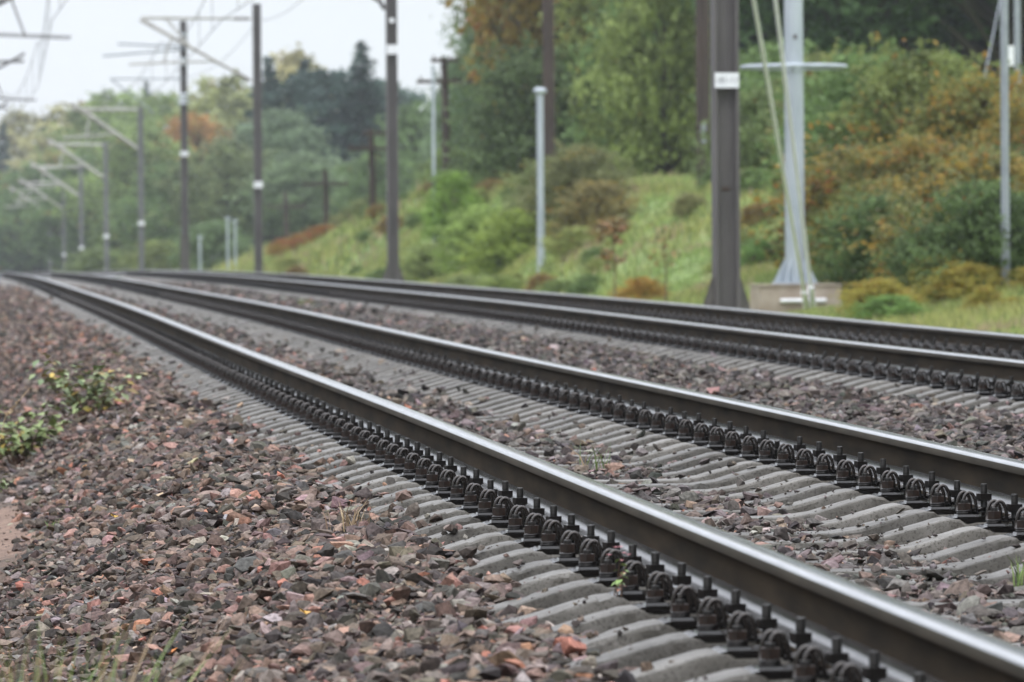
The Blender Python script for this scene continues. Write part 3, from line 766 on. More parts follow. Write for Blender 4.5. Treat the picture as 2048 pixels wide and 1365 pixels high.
# fallen leaves
FL = [(230, 1050, (.45, .27, .02)), (612, 1250, (.50, .27, .03)), (1582, 950, (.45, .16, .02)), (1262, 878, (.46, .28, .10)), (1942, 796, (.55, .45, .03)), (168, 950, (.40, .17, .04)), (1103, 1072, (.5, .3, .05)), (340, 1330, (.42, .15, .03))]
FLL = ['yellow leaf fallen on stones left of centre', 'golden leaf on the near ballast at the bottom', 'orange leaf fallen on a sleeper end at the second rail', 'ochre leaf lying between the two nearest rails', 'bright yellow leaf on the far ballast at right', 'small orange leaf above the sandy path', 'yellow leaf on the shoulder by the sleepers', 'rust brown leaf on stones near the bottom edge']
for (px, py, c), lb in zip(FL, FLL):
    p, Z = hit(px, py, bal); b = {'V': [], 'T': []}
    for a in (0, 1.1, -1.1): leaf_quad(b, (0, 0, 0), (math.cos(a), math.sin(a)*.8, .5), (0, .2, 1), .032, .013)
    o = link('fallen_leaf', fast_mesh('fallen_leaf', np.array([tuple(v) for v in b['V']]), np.array(b['T']), M['weed'], 'tint', np.array([c]*6)), None, p+Vector((0, 0, .03)))
    o.rotation_euler = (.3, 0, random.uniform(0, 6)); tag(o, lb, 'leaf', 'fallen autumn leaves')

# ------------------------------------------------------------------ trees
def quads_from(cent, nrm, size, r):
    n = len(cent); t = r.normal(size=(n, 3)); a = np.cross(nrm, t); a /= np.linalg.norm(a, axis=1)[:, None]+1e-9
    b = np.cross(nrm, a); sz = size[:, None]
    V = np.stack([cent-a*sz, cent-b*sz*.6, cent+a*sz, cent+b*sz*.6], 1).reshape(-1, 3)
    return V, (np.arange(n)*4)[:, None]+np.array([[0, 1, 2, 3]])
def crown_mesh(kind, seed, leaves=6500, leaf=.15):
    """unit-height crown plus trunk meshes, both scaled per tree"""
    r = np.random.default_rng(seed); b = MB(); cs = []; ns = []; sh = []
    if kind == 'conifer':
        b.tube([(0, 0, -.03), (0, 0, .5), (0, 0, .98)], [.018, .011, .002], 8)
        nlev = 34
        for k in range(nlev):
            f = k/(nlev-1); z = .10+.88*f; L = .20*(1-f)**.85*r.uniform(.8, 1.15)+.006
            nb = max(4, int(9*(1-f)+4)); a0 = r.uniform(0, 6.28)
            for j in range(nb):
                a = a0+2*PI*j/nb+r.uniform(-.3, .3); l = L*r.uniform(.65, 1.15); m = max(5, int(44*(l/.2)**.8))
                q = r.uniform(.12, 1, m)**.8; dz = -.28*l*q+.10*l*q*q
                p = np.stack([np.cos(a)*l*q, np.sin(a)*l*q, z+dz], -1)+r.normal(0, .007, (m, 3))
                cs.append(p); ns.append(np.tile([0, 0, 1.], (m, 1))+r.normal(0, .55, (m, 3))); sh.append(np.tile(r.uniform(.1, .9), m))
        size_k = .016
    else:
        tall = {'broad': (.34, .22), 'column': (.20, .16), 'bush': (.62, .02), 'pine': (.26, .45)}[kind]
        Rr, z0 = tall
        ncl = {'broad': 95, 'column': 75, 'bush': 80, 'pine': 60}[kind]
        b.tube([(0, 0, -.04), (.006, .004, .25), (-.004, .008, .55), (.004, 0, .86)], [.020, .015, .009, .003] if kind != 'bush' else [.01, .008, .005, .002], 8)
        for k in range(ncl):
            f = (k+.5)/ncl; z = z0+(1-z0)*f*.96
            env = {'broad': math.sin(PI*min(1, (f*.86+.12)))**.65, 'column': math.sin(PI*min(1, f*.9+.07))**.6, 'bush': math.sqrt(max(.05, 1-f**2.0)), 'pine': math.sin(PI*min(1, f*.8+.18))**.7}[kind]
            a = k*2.39996+r.uniform(-.5, .5); d = Rr*env*r.uniform(.2, 1)**.6*r.uniform(.8, 1.12); c = np.array([math.cos(a)*d, math.sin(a)*d, z])
            rad = Rr*r.uniform(.13, .30)*(.55+.45*env)
            m = int(leaves/ncl*(rad/(Rr*.2))**1.6); v = r.normal(size=(m, 3)); v /= np.linalg.norm(v, axis=1)[:, None]
            q = r.uniform(.25, 1, m)**.45; sc = np.array([1, 1, .62 if kind != 'column' else .9])
            p = c+v*sc*rad*q[:, None]; stray = r.random(m) < .32; p[stray] = c+v[stray]*sc*rad*r.uniform(1, 1.9, (stray.sum(), 1))
            p[:, 2] = np.maximum(p[:, 2], .01)
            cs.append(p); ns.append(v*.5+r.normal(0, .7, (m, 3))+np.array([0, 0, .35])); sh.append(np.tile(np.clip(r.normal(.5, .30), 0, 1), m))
            t0 = max(.04, z-d*.9-.05)
            b.tube([(0, 0, t0), (c[0]*.5, c[1]*.5, t0+(z-t0)*.55), (c[0], c[1], z)], [.006, .0035, .0012], 5)
        nsh = {'broad': 90, 'column': 70, 'bush': 120, 'pine': 40}[kind]
        for k in range(nsh):
            a = r.uniform(0, 2*PI); f = r.uniform(.1, 1); z = z0+(1-z0)*f*.85
            env = math.sqrt(max(.05, 1-f**2)) if kind == 'bush' else math.sin(PI*min(1, f*.86+.12))**.65
            d0 = Rr*env*r.uniform(.35, .9); L = Rr*r.uniform(.25, .75); up = r.uniform(.1, 1.1) if kind == 'bush' else r.uniform(-.25, .7)
            m = 22; q = r.uniform(.1, 1, m); nn = math.hypot(1, up)
            pth = np.stack([np.cos(a)*(d0+L*q/nn), np.sin(a)*(d0+L*q/nn), z+L*up*q/nn-.15*L*q*q], -1)+r.normal(0, Rr*.035, (m, 3))
            pth[:, 2] = np.maximum(pth[:, 2], .01)
            cs.append(pth); ns.append(r.normal(0, .8, (m, 3))+np.array([0, 0, .5])); sh.append(np.tile(np.clip(r.normal(.62, .22), 0, 1), m))
        size_k = leaf*.1
    cs = np.concatenate(cs); ns = np.concatenate(ns); sh = np.concatenate(sh); n = len(cs)
    ns /= np.linalg.norm(ns, axis=1)[:, None]+1e-9
    V, T = quads_from(cs, ns, size_k*r.uniform(.6, 1.3, n), r)
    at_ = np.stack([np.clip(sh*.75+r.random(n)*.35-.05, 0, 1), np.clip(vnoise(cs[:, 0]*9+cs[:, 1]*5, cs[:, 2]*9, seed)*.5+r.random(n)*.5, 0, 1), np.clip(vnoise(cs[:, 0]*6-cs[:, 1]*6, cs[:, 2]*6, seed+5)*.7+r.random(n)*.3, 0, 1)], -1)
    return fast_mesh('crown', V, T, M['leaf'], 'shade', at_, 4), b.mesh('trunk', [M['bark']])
PROTO = {'broad': [crown_mesh('broad', s, 9500, .135) for s in (1, 2, 3, 4)], 'column': [crown_mesh('column', s, 7000, .125) for s in (5, 6)],
         'conifer': [crown_mesh('conifer', s) for s in (7, 8, 9)], 'bush': [crown_mesh('bush', s, 6500, .24) for s in (11, 12, 13, 14)], 'pine': [crown_mesh('pine', s, 11000, .13) for s in (15, 16)]}
NAMES = {'broad': ('broadleaf_tree', 'tree'), 'column': ('birch_tree', 'tree'), 'conifer': ('spruce_tree', 'tree'), 'pine': ('pine_tree', 'tree'), 'bush': ('shrub', 'shrub')}
def tree(kind, px, Z, label, top=None, H=None, wide=1., col=(.05, .07, .03), aut=0., v=0, group=None, sink=0., name=None):
    p = ground_at(px, Z); p.z -= sink
    if H is None: H = topz(px, top, Z)-p.z
    o = empty(name or NAMES[kind][0], p, random.uniform(0, 6.28)); tag(o, label, NAMES[kind][1], group)
    cm, tm = PROTO[kind][v % len(PROTO[kind])]
    c = link('crown', cm, o); asp = random.uniform(.8, 1.3) if kind == 'bush' else random.uniform(.9, 1.1); t = link('stems' if kind == 'bush' else 'trunk', tm, o)
    for e in (c, t): e.scale = (H*wide*asp, H*wide/asp, H)
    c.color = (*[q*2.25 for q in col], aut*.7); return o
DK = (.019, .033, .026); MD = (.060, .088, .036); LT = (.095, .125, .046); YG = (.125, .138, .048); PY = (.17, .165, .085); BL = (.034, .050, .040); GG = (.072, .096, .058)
FB = 'trees of the far wood'
# far wood, from the left edge towards the right
for a in [
 ('conifer', 8, 640, 'dark spruce cut by the left picture edge, tallest at that edge', 245, 1.2, BL, 0, 0),
 ('column', 45, 700, 'pale straw-coloured birch between the left-edge spruce and a pair of spruces', 218, 1.5, PY, .25, 0),
 ('conifer', 90, 620, 'left one of two close dark spruces at far left', 232, 1.0, BL, 0, 1),
 ('conifer', 108, 640, 'right one of two close dark spruces at far left', 222, 1.0, BL, 0, 2),
 ('conifer', 140, 600, 'smaller dark spruce right of the close pair', 238, 1.1, BL, 0, 0),
 ('broad', 20, 520, 'rust and green low tree at the left edge under the spruces', 345, 1.3, MD, .45, 1),
 ('broad', 75, 480, 'rounded dark green tree under the far left spruces', 320, 1.3, MD, .1, 2),
 ('broad', 118, 500, 'small orange-topped tree behind the distant masts', 300, 1.0, YG, .6, 3),
 ('column', 165, 560, 'yellowing birch with a flat pale top left of the green far trees', 197, 1.6, PY, .3, 1),
 ('broad', 225, 520, 'tall fresh green tree with pointed top in the far wood', 176, 1.0, LT, .05, 0),
 ('broad', 175, 430, 'mid green tree behind the fifth and sixth masts', 300, 1.2, MD, .12, 2),
 ('conifer', 295, 540, 'slim lone spruce tip rising above the far green trees', 158, .9, BL, 0, 1),
 ('broad', 285, 420, 'yellow-green broad tree behind the fourth mast', 250, 1.3, LT, .2, 3),
 ('broad', 345, 480, 'light green tree left of the mast with the insulators', 185, 1.1, LT, .15, 1),
 ('broad', 395, 430, 'rust-orange tree directly behind the mast with the insulators', 222, 1.0, (.15, .085, .03), .45, 0),
 ('broad', 345, 360, 'olive green tree low behind the mast with the insulators', 320, 1.4, MD, .18, 3),
 ('column', 450, 460, 'tall pale yellow-green birch between two masts', 148, 1.6, (.13, .14, .06), .22, 0),
 ('column', 490, 440, 'second pale birch just left of the single tall dark mast', 175, 1.4, (.12, .13, .06), .15, 1),
 ('broad', 455, 340, 'soft olive tree filling the gap between two masts', 275, 1.5, (.07, .085, .04), .15, 2),
 ('conifer', 540, 400, 'dark spruce right behind the single tall dark mast', 112, 1.5, DK, 0, 2),
 ('column', 592, 470, 'pale yellow birch top showing over the dark conifers', 96, 1.2, (.19, .175, .09), .3, 0),
 ('conifer', 612, 395, 'dark spruce in front of the pale yellow birch top', 116, 1.6, DK, 0, 0),
 ('pine', 655, 390, 'dark rounded pine in the middle of the conifer group', 135, 1.5, DK, 0, 1),
 ('conifer', 726, 385, 'tallest spruce of the dark conifer group, with a pointed top', 80, 1.5, DK, 0, 1),
 ('pine', 765, 390, 'dark pine at the right end of the conifer group', 160, 1.3, BL, 0, 0),
 ('broad', 560, 350, 'grey-green broad tree standing before the dark conifers', 215, 1.35, GG, .04, 3),
 ('broad', 605, 335, 'pale green tree right of the single tall dark mast', 305, 1.6, (.075, .10, .055), .02, 1),
 ('broad', 690, 345, 'mid green tree behind the small telegraph poles', 330, 1.5, MD, .08, 0),
 ('broad', 830, 330, 'green tree in the dip of the skyline between two masts', 205, 1.0, MD, .1, 2),
 ('broad', 760, 320, 'olive tree behind the two-armed telegraph pole in the middle', 290, 1.2, MD, .12, 3),
 ('broad', 932, 300, 'grey-green tree at the left flank of the high wood', 112, .6, GG, .08, 0),
 ('broad', 990, 250, 'tall green tree at the left end of the high wood, leaning into the sky', 5, .72, (.06, .09, .042), .1, 1),
 ('broad', 900, 215, 'yellow-green sapling tree around the foot of the telegraph pole', 290, 1.2, LT, .15, 2)]:
    kind, px, Z, lb, top, wide, col, aut, v = a
    tree(kind, px, Z, lb, top=top, wide=wide, col=col, aut=aut, v=v, group=FB)
HB = 'trees of the high wood on the bank'
for a in [
 ('broad', 1060, 222, 'tall green tree right of the sky gap', 19, .45, (.07, .09, .035), .12, 0),
 ('column', 1035, 182, 'tall autumn tree with golden orange foliage', 13, .62, (.12, .10, .03), .85, 1),
 ('conifer', 1118, 205, 'dark spruce behind the tall bare telegraph pole', 19, .55, DK, 0, 1),
 ('broad', 1150, 240, 'olive tree high behind the dark spruces', 25, .6, (.07, .08, .03), .25, 2),
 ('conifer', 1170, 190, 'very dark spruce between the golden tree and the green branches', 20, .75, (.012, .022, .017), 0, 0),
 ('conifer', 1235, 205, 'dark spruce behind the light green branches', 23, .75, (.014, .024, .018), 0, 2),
 ('broad', 1200, 215, 'olive-gold tree top above the dark spruces', 24, .6, (.11, .105, .032), .6, 1),
 ('broad', 1290, 165, 'light green tree with layered branches left of the big mast', 9.5, .85, (.10, .118, .036), .28, 2),
 ('broad', 1345, 185, 'tall green tree close left of the big mast', 17, .75, (.095, .108, .033), .36, 0),
 ('conifer', 1400, 215, 'dark conifer half hidden by the big mast', 24, .8, DK, 0, 1),
 ('broad', 1500, 175, 'dark green tree between the big mast and the grey pole', 16, 1.1, (.035, .055, .022), .1, 3),
 ('broad', 1580, 190, 'shaded green tree behind the grey pole', 18, 1.1, (.028, .044, .02), .08, 1),
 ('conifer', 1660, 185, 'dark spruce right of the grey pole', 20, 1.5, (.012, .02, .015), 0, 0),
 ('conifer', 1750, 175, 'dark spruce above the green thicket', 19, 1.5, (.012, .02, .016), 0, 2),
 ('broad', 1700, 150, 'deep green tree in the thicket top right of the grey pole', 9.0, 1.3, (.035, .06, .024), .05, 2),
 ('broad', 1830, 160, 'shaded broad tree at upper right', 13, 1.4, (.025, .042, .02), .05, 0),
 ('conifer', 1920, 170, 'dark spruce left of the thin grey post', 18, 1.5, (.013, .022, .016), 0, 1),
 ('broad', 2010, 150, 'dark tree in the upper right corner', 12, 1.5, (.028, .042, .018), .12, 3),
 ('broad', 1445, 240, 'high dark crown closing the gap above the big mast', 27, 1.3, (.024, .036, .017), .1, 2),
 ('broad', 1880, 210, 'tall dark crown closing the upper right', 24, 1.5, (.02, .03, .015), .05, 1),
 ('broad', 1630, 230, 'tall dark crown behind the spruces at upper centre right', 27, 1.4, (.02, .032, .015), .06, 0)]:
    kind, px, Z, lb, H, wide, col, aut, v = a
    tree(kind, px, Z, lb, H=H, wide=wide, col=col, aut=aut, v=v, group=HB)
def wood(name, spots, label, seed, col=(.10, .15, .06, .12), kinds=(('broad', 9, 14), ('bush', 3, 5)), wide=1., cat='wood'):
    r = np.random.default_rng(seed); Vs = []; Ts = []; As = []; b = 0
    for x, y in spots:
        for kind, h0, h1 in kinds:
            H = r.uniform(h0, h1)
            me = PROTO[kind][int(r.integers(0, 4))][0]; nv, nf = len(me.vertices), len(me.polygons)
            v = np.empty(nv*3, np.float32); me.vertices.foreach_get('co', v); t = np.empty(nf*4, np.int32); me.loops.foreach_get('vertex_index', t)
            a = np.empty(nf*4, np.float32); me.attributes['shade'].data.foreach_get('color', a)
            v = v.reshape(-1, 3)*np.array([H*wide*r.uniform(.8, 1.4), H*wide*r.uniform(.8, 1.4), H]); q = r.uniform(0, 6.28); c_, s_ = math.cos(q), math.sin(q)
            v = np.stack([v[:, 0]*c_-v[:, 1]*s_+x, v[:, 0]*s_+v[:, 1]*c_+y, v[:, 2]+float(ter(x, y))], -1)
            Vs.append(v); Ts.append(t.reshape(-1, 4)+b); As.append(a.reshape(-1, 4)); b += nv
    o = link(name, fast_mesh(name, np.concatenate(Vs), np.concatenate(Ts), M['leaf'], 'shade', np.concatenate(As), 4)); o.color = col
    return tag(o, label, cat, None, 'stuff')
wood('sky_blocking_treeline', [(-27-random.uniform(0, 7), y) for y in range(-60, 215, 10)], 'wood added along the left side of the line, outside the picture, to block low sky light', 91)  # unseen trees added to cut low sky light from the left
wood('sky_blocking_treeline', [(15+random.uniform(0, 5), y) for y in range(-45, 36, 8)], 'wood continued on the right bank beside the camera, outside the picture, to block low sky light', 92)  # bank wood carried on out of view, cutting low sky light
def strew(n, pxs, Zs, seed):
    r = np.random.default_rng(seed); out = []
    while len(out) < n:
        px, Z = r.uniform(*pxs), r.uniform(*Zs); g_ = ground_at(px, Z)
        if g_.x > 9.6 and not (1420 < px < 1720 and Z < 84) and not (1235 < px < 1430 and Z > 94): out.append((g_.x, g_.y))
    return out
K1 = (('bush', .25, .7),)
wood('undergrowth', strew(60, (600, 1700), (88, 215), 1), 'low green weeds and brambles growing through the grass of the bank', 101, (.13, .19, .07, .10), K1, 1.5, 'undergrowth')
wood('undergrowth', strew(45, (560, 1700), (88, 225), 2), 'patches of yellow-green herbs growing through the grass of the bank', 102, (.24, .27, .09, .18), K1, 1.6, 'undergrowth')
wood('undergrowth', strew(24, (560, 1650), (90, 225), 3), 'patches of brown withered herbs growing through the grass of the bank', 103, (.20, .15, .08, .45), (('bush', .25, .6),), 1.6, 'undergrowth')
wood('undergrowth', strew(34, (1690, 2080), (77, 104), 4), 'tangled orange and rust coloured brambles running through the thicket at right', 104, (.15, .155, .055, .45), (('bush', .7, 2.0),), 1.2, 'undergrowth')
wood('undergrowth', strew(26, (1690, 2080), (73, 100), 5), 'dark green brambles running through the thicket at right', 105, (.10, .15, .055, .12), (('bush', .7, 1.7),), 1.2, 'undergrowth')
wood('undergrowth', strew(40, (1740, 2080), (68, 80), 6), 'low yellow-flowering weeds along the foot of the thicket at right', 106, (.30, .27, .06, .35), (('bush', .2, .55),), 1.3, 'undergrowth')
# shrubs on the bank: (px, depth, height, width, colour, autumn share, label)
SB = 'shrubs on the bank'
for k, a in enumerate([
 (1780, 96, 3.1, 1.1, (.055, .085, .03), .08, 'green thicket shrub right of the grey pole, below the dark trees'),
 (1860, 92, 2.9, 1.1, (.07, .085, .028), .38, 'olive and orange shrub in the middle of the thicket'),
 (1930, 90, 2.6, 1.0, (.07, .078, .026), .5, 'rust-flecked shrub left of the thin grey post'),
 (2005, 90, 2.6, 1.1, (.075, .08, .026), .6, 'orange autumn shrub behind the thin grey post'),
 (2060, 88, 2.6, 1.0, (.08, .078, .025), .7, 'russet shrub cut by the right edge'),
 (1700, 104, 3.0, 1.1, (.06, .09, .03), .05, 'fresh green shrub right next to the grey pole'),
 (1740, 86, 1.5, 1.5, (.075, .085, .028), .3, 'low olive shrub at the foot of the thicket'),
 (1815, 82, 1.5, 1.4, (.040, .060, .022), .15, 'low dark green shrub before the thicket'),
 (1880, 79, 1.3, 1.4, (.06, .085, .028), .15, 'low mid green shrub before the rust-flecked one'),
 (1960, 77, 1.1, 1.5, (.085, .10, .03), .55, 'yellow-flowering low shrub left of the thin grey post'),
 (2040, 77, 1.4, 1.0, (.12, .10, .025), .5, 'golden low shrub at the right edge by the thin grey post'),
 (1905, 73, .75, 1.9, (.11, .115, .03), .5, 'small golden shrub close to the farthest rail'),
 (1530, 118, 2.2, 1.3, (.06, .08, .03), .15, 'dull green shrub between the big mast and the grey pole'),
 (1480, 128, 1.8, 1.2, (.055, .075, .03), .1, 'small dark shrub just right of the big mast'),
 (1650, 112, 2.8, 1.0, (.075, .085, .03), .3, 'olive shrub with orange tips right behind the grey pole'),
 (1560, 140, 3.2, 1.2, (.065, .095, .035), .05, 'tall green shrub high up behind the grey pole'),
 (1330, 152, 6.2, .8, (.09, .112, .036), .12, 'lush light green shrub at the wood edge above the bright slope'),
 (1262, 156, 5.0, .8, (.065, .10, .036), .10, 'green shrub under the layered branches at the wood edge'),
 (1160, 128, 1.8, 1.6, (.075, .08, .035), .3, 'brownish green shrub on the bank left of the slender sapling'),
 (1195, 122, 1.3, 1.5, (.09, .08, .035), .45, 'rusty low shrub next to the slender sapling'),
 (1110, 135, 1.6, 1.5, (.075, .09, .035), .2, 'olive shrub at the foot of the tall bare telegraph pole'),
 (1065, 165, 4.2, 1.2, (.05, .07, .03), .12, 'dull green tall shrub between the capped grey post and the dark spruces'),
 (1030, 128, 1.5, 1.4, (.11, .14, .035), .1, 'yellow-green shrub left of the capped grey post'),
 (965, 132, 1.6, 1.4, (.10, .135, .04), .1, 'bright green shrub on the bank in the middle'),
 (905, 150, 2.0, 1.1, (.085, .13, .03), .04, 'upright vivid green shrub below the telegraph pole with two crossarms'),
 (1000, 108, .5, 2.2, (.10, .125, .04), .15, 'low yellow-green shrub in the grass before the capped grey post'),
 (1120, 105, .45, 2.2, (.075, .10, .035), .2, 'low green shrub right of the capped grey post'),
 (860, 140, 1.2, 1.5, (.09, .11, .04), .2, 'low shrub right of the middle dark mast'),
 (930, 118, .5, 2.2, (.095, .115, .045), .2, 'low spreading shrub in the grass in the middle'),
 (735, 214, 1.2, 1.8, (.085, .10, .04), .25, 'olive low shrub left of the middle dark mast'),
 (695, 226, 1.1, 2.0, (.10, .10, .04), .3, 'dull low shrub between small telegraph poles'),
 (650, 222, .9, 2.2, (.13, .045, .022), .75, 'reddish brown shrub at the foot of a small telegraph pole'),
 (612, 226, .9, 2.4, (.12, .03, .018), .85, 'dark red low shrub just right of the single tall dark mast'),
 (575, 230, .75, 2.6, (.11, .03, .018), .85, 'dark red low shrub nearest the single tall dark mast'),
 (1285, 92, .55, 1.6, (.16, .10, .025), .6, 'small orange-leaved shrub in the grass right of the slender sapling'),
 (1540, 92, .5, 2.0, (.06, .10, .03), .05, 'low green shrub left of the concrete block'),
 (1780, 70, .38, 2.6, (.075, .12, .035), .05, 'low green weed clump by the farthest rail right of the concrete block'),
 (1380, 110, .5, 2.0, (.10, .10, .045), .25, 'low tan and green shrub left of the big mast'),
 (200, 330, 2.6, 1.7, (.07, .09, .035), .1, 'distant shrub at the foot of the fifth mast'),
 (430, 280, 2.6, 1.6, (.06, .085, .04), .08, 'distant grey-green shrub between two masts'),
 (320, 300, 2.6, 1.7, (.075, .09, .03), .15, 'distant olive shrub behind the fourth mast')]):
    px, Z, H, wide, col, aut, lb = a
    tree('bush', px, Z, lb, H=H, wide=wide*.8, col=col, aut=aut, v=k, group=SB, sink=.05)
# two slim saplings in the grass
for px, Z, H, aut, lb, sd in ((1228, 86, 1.55, .75, 'slender sapling with rusty leaves at its top standing in the grass', 3), (1330, 90, 1.35, .5, 'almost leafless thin sapling left of the big mast', 9)):
    p = ground_at(px, Z); root = empty('sapling', p); tag(root, lb, 'sapling')
    r_ = random.Random(sd); m = MB(); m.tube([(0, 0, -.05), (.02, 0, H*.5), (-.03, 0, H)], [.016, .012, .004], 6); b = {'V': [], 'T': []}; cols = []
    for k in range(26):
        z = H*r_.uniform(.45, 1); a = r_.uniform(0, 6.28); L = r_.uniform(.1, .32); e = Vector((math.cos(a)*L, math.sin(a)*L, z+L*.5))
        m.tube([(0, 0, z), e], [.005, .002], 4)
        for j in range(9 if sd == 3 else 2):
            c = Vector((0, 0, z)).lerp(e, r_.uniform(.3, 1.1)); leaf_quad(b, c, (r_.uniform(-1, 1), r_.uniform(-1, 1), -.4), (0, 0, 1), .09, .028)
            cc = r_.choice([(.26, .12, .04), (.30, .17, .05), (.20, .08, .03), (.16, .16, .05)]); cols += [cc, cc]
    m.build('trunk', [M['stem']], root)
    link('crown', fast_mesh('crown', np.array([tuple(v) for v in b['V']]), np.array(b['T']), M['weed'], 'tint', np.array(cols)), root)

# ------------------------------------------------------------------ masts, posts, wires
def text_on(parent, body, size, loc, mat):
    cu = bpy.data.curves.new('lettering', 'FONT'); cu.body = body; cu.size = size; cu.align_x = 'CENTER'; cu.align_y = 'CENTER'; cu.extrude = .001
    tmp = bpy.data.objects.new('lettering', cu); me = bpy.data.meshes.new_from_object(tmp); bpy.data.objects.remove(tmp)
    me.materials.clear(); me.materials.append(mat); o = bpy.data.objects.new('lettering', me); C.objects.link(o); o.parent = parent
    o.location = loc; o.rotation_euler = (PI/2, 0, 0); return o
def hmast(px, Z, top, label, w=.31, paint='mast', d=.28, gusset=True, plate_py=None, plate_w=.33, text=None, top_z=None, hole=None, group='masts along the far track'):
    p = ground_at(px, Z); zt = top_z if top_z is not None else topz(px, top, Z); H = zt-p.z
    root = empty('catenary_mast', p); tag(root, label, 'mast', group)
    b = MB(); t = .022
    b.box((-w/2+t/2, 0, H/2-.1), (t, d, H+.2)); b.box((w/2-t/2, 0, H/2-.1), (t, d, H+.2)); b.box((0, 0, H/2-.1), (w-2*t-.002, .016, H+.196))
    b.box((-w/2+.032, -d/2+.01, H/2), (.018, .016, H-.02)); b.box((w/2-.032, -d/2+.01, H/2), (.018, .016, H-.02))
    b.build('post', [M[paint]], root)
    if gusset:
        g = MB(); gh = .72
        for sx in (-1, 1):
            for yy in (-d*.36, d*.3):
                g.poly3([(sx*(w/2+.002), yy, -.1), (sx*(w/2+.25), yy, -.1), (sx*(w/2+.22), yy, .06), (sx*(w/2+.002), yy, gh)], (0, .025, 0))
        g.box((0, 0, -.06), (w+.66, d+.4, .12)); g.build('base_bracket', [M['mast_base']], root)
    if plate_py is not None:
        zz = topz(px, plate_py, Z)-p.z
        b = MB(); b.box((0, -d/2-.012, zz), (plate_w, .012, .19 if text else .21)); pl_ = b.build('number_plate', [M['white']], root)
        if text: text_on(pl_, text, .10, (0, -d/2-.0195, zz), M['grey_ink'])
    if hole is not None:
        zz = topz(px, hole, Z)-p.z; b = MB(); b.box((0, -.011, zz), (.10, .012, .05)); b.build('cable_slot', [M['brown_insul']], root)
    return root, p, H
def cantilever(root, H, zhi, zlo, reach, tip_up, two=True, mat='arm', side=-1, rad=.035):
    """a bracket that carries the overhead wire: top tie, slanting strut, steady arm, insulators"""
    for k, yy in enumerate((-.3, 1.1) if two else (0,)):
        m = MB()
        a, b_ = Vector((side*.17, yy*.1, zhi)), Vector((side*reach, yy, zhi+.05))
        s0, s1 = Vector((side*.17, yy*.1, zlo)), Vector((side*(reach+.02), yy, zhi+tip_up))
        m.tube([a, b_], rad*.8, 8); m.tube([s0, s1], rad, 8)
        mid = s0.lerp(s1, .55); m.tube([mid, b_.lerp(a, .22)], rad*.6, 6)
        e = Vector((side*(reach-.9), yy, zlo+.62)); m.tube([s0.lerp(s1, .32), e, e+Vector((side*1.3, 0, -.06))], rad*.6, 6)
        m.tube([e+Vector((side*.2, 0, 0)), s0.lerp(s1, .72)], rad*.4, 6)
        arm = m.build('cantilever_arm', [M[mat]], root)
        ins = MB()
        for u, v in ((a, b_), (s0, s1)):
            d = (v-u).normalized()
            for j in range(7): ins.tube([u+d*(.10+.07*j), u+d*(.13+.07*j)], [.055, .055], 8)
            ins.tube([u, u+d*.62], .022, 6)
        ins.build('insulator', [M['brown_insul']], arm)
# near big mast
root, pA, HA = hmast(1452, 68, None, 'large dark steel mast with a white number plate and flared foot, right of centre', .315, 'mast', .30, True, 162, .305, '181-11', top_z=CAM.z+9.0, hole=378)
mastA = pA
# middle mast
root, p, H = hmast(786, 120, None, 'dark steel mast in the middle with a white band high up and flared foot', .24, 'mast', .26, True, 100, .24, top_z=CAM.z+9.2)
cantilever(root, H, H-.4, H-2.3, 3.1, .35)
b = MB(); b.tube([(0, -.15, topz(786, 42, 120)-p.z), (0, -.16, topz(786, 42, 120)-p.z)], .06, 12); b.build('bolt_cap', [M['white']], root)
b = MB(); b.tube([(-.14, 0, topz(770, 20, 120)-p.z), (-.25, 0, topz(770, 8, 120)-p.z+.05), (-.45, 0, topz(770, 1, 120)-p.z+.1)], .05, 8); b.build('bracket', [M['mast']], root)
# single tall mast with full cantilevers
root, p, H = hmast(517, 172, 8, 'single tall dark mast with double wire brackets reaching left, before dark conifers', .255, 'mast', .26, False, 370, .29)
zh = topz(510, 38, 172)-p.z; cantilever(root, H, zh, topz(510, 163, 172)-p.z, 3.65, .0)
# mast with insulator stack
root, p, H = hmast(370, 215, 42, 'dark mast carrying porcelain insulators and thin crossarms, left of the single tall mast', .27, 'mast', .26, False, 308, .33)
for py in (70, 84, 120, 128, 190, 198, 206):
    ins = MB(); z = topz(370, py, 215)-p.z; ins.tube([(0, -.02, z-.06), (0, -.02, z+.06)], [.20, .17], 10)
    ins.build('insulator', [M['porcelain']], root)
for (y0, y1, L) in ((112, 100, 3.2), (88, 95, 2.6)):
    m = MB(); m.tube([(0, -.16, topz(370, y1, 215)-p.z), (-L, -.16, topz(370, y0, 215)-p.z)], .04, 8); m.build('crossarm', [M['galv_dull']], root)
m = MB(); m.tube([(0, -.16, topz(370, 158, 215)-p.z), (-2.9, -.16, topz(370, 158, 215)-p.z)], .03, 8); m.tube([(-2.9, -.16, topz(370, 158, 215)-p.z), (-1.2, -.16, topz(370, 225, 215)-p.z)], .03, 8)
m.build('crossarm', [M['galv_dull']], root)
m = MB(); m.box((0, 0, (topz(370, 530, 215)-p.z)*.5+.35), (.36, .34, topz(370, 450, 215)-p.z)); m.build('foot_casing', [M['mast_base']], root)
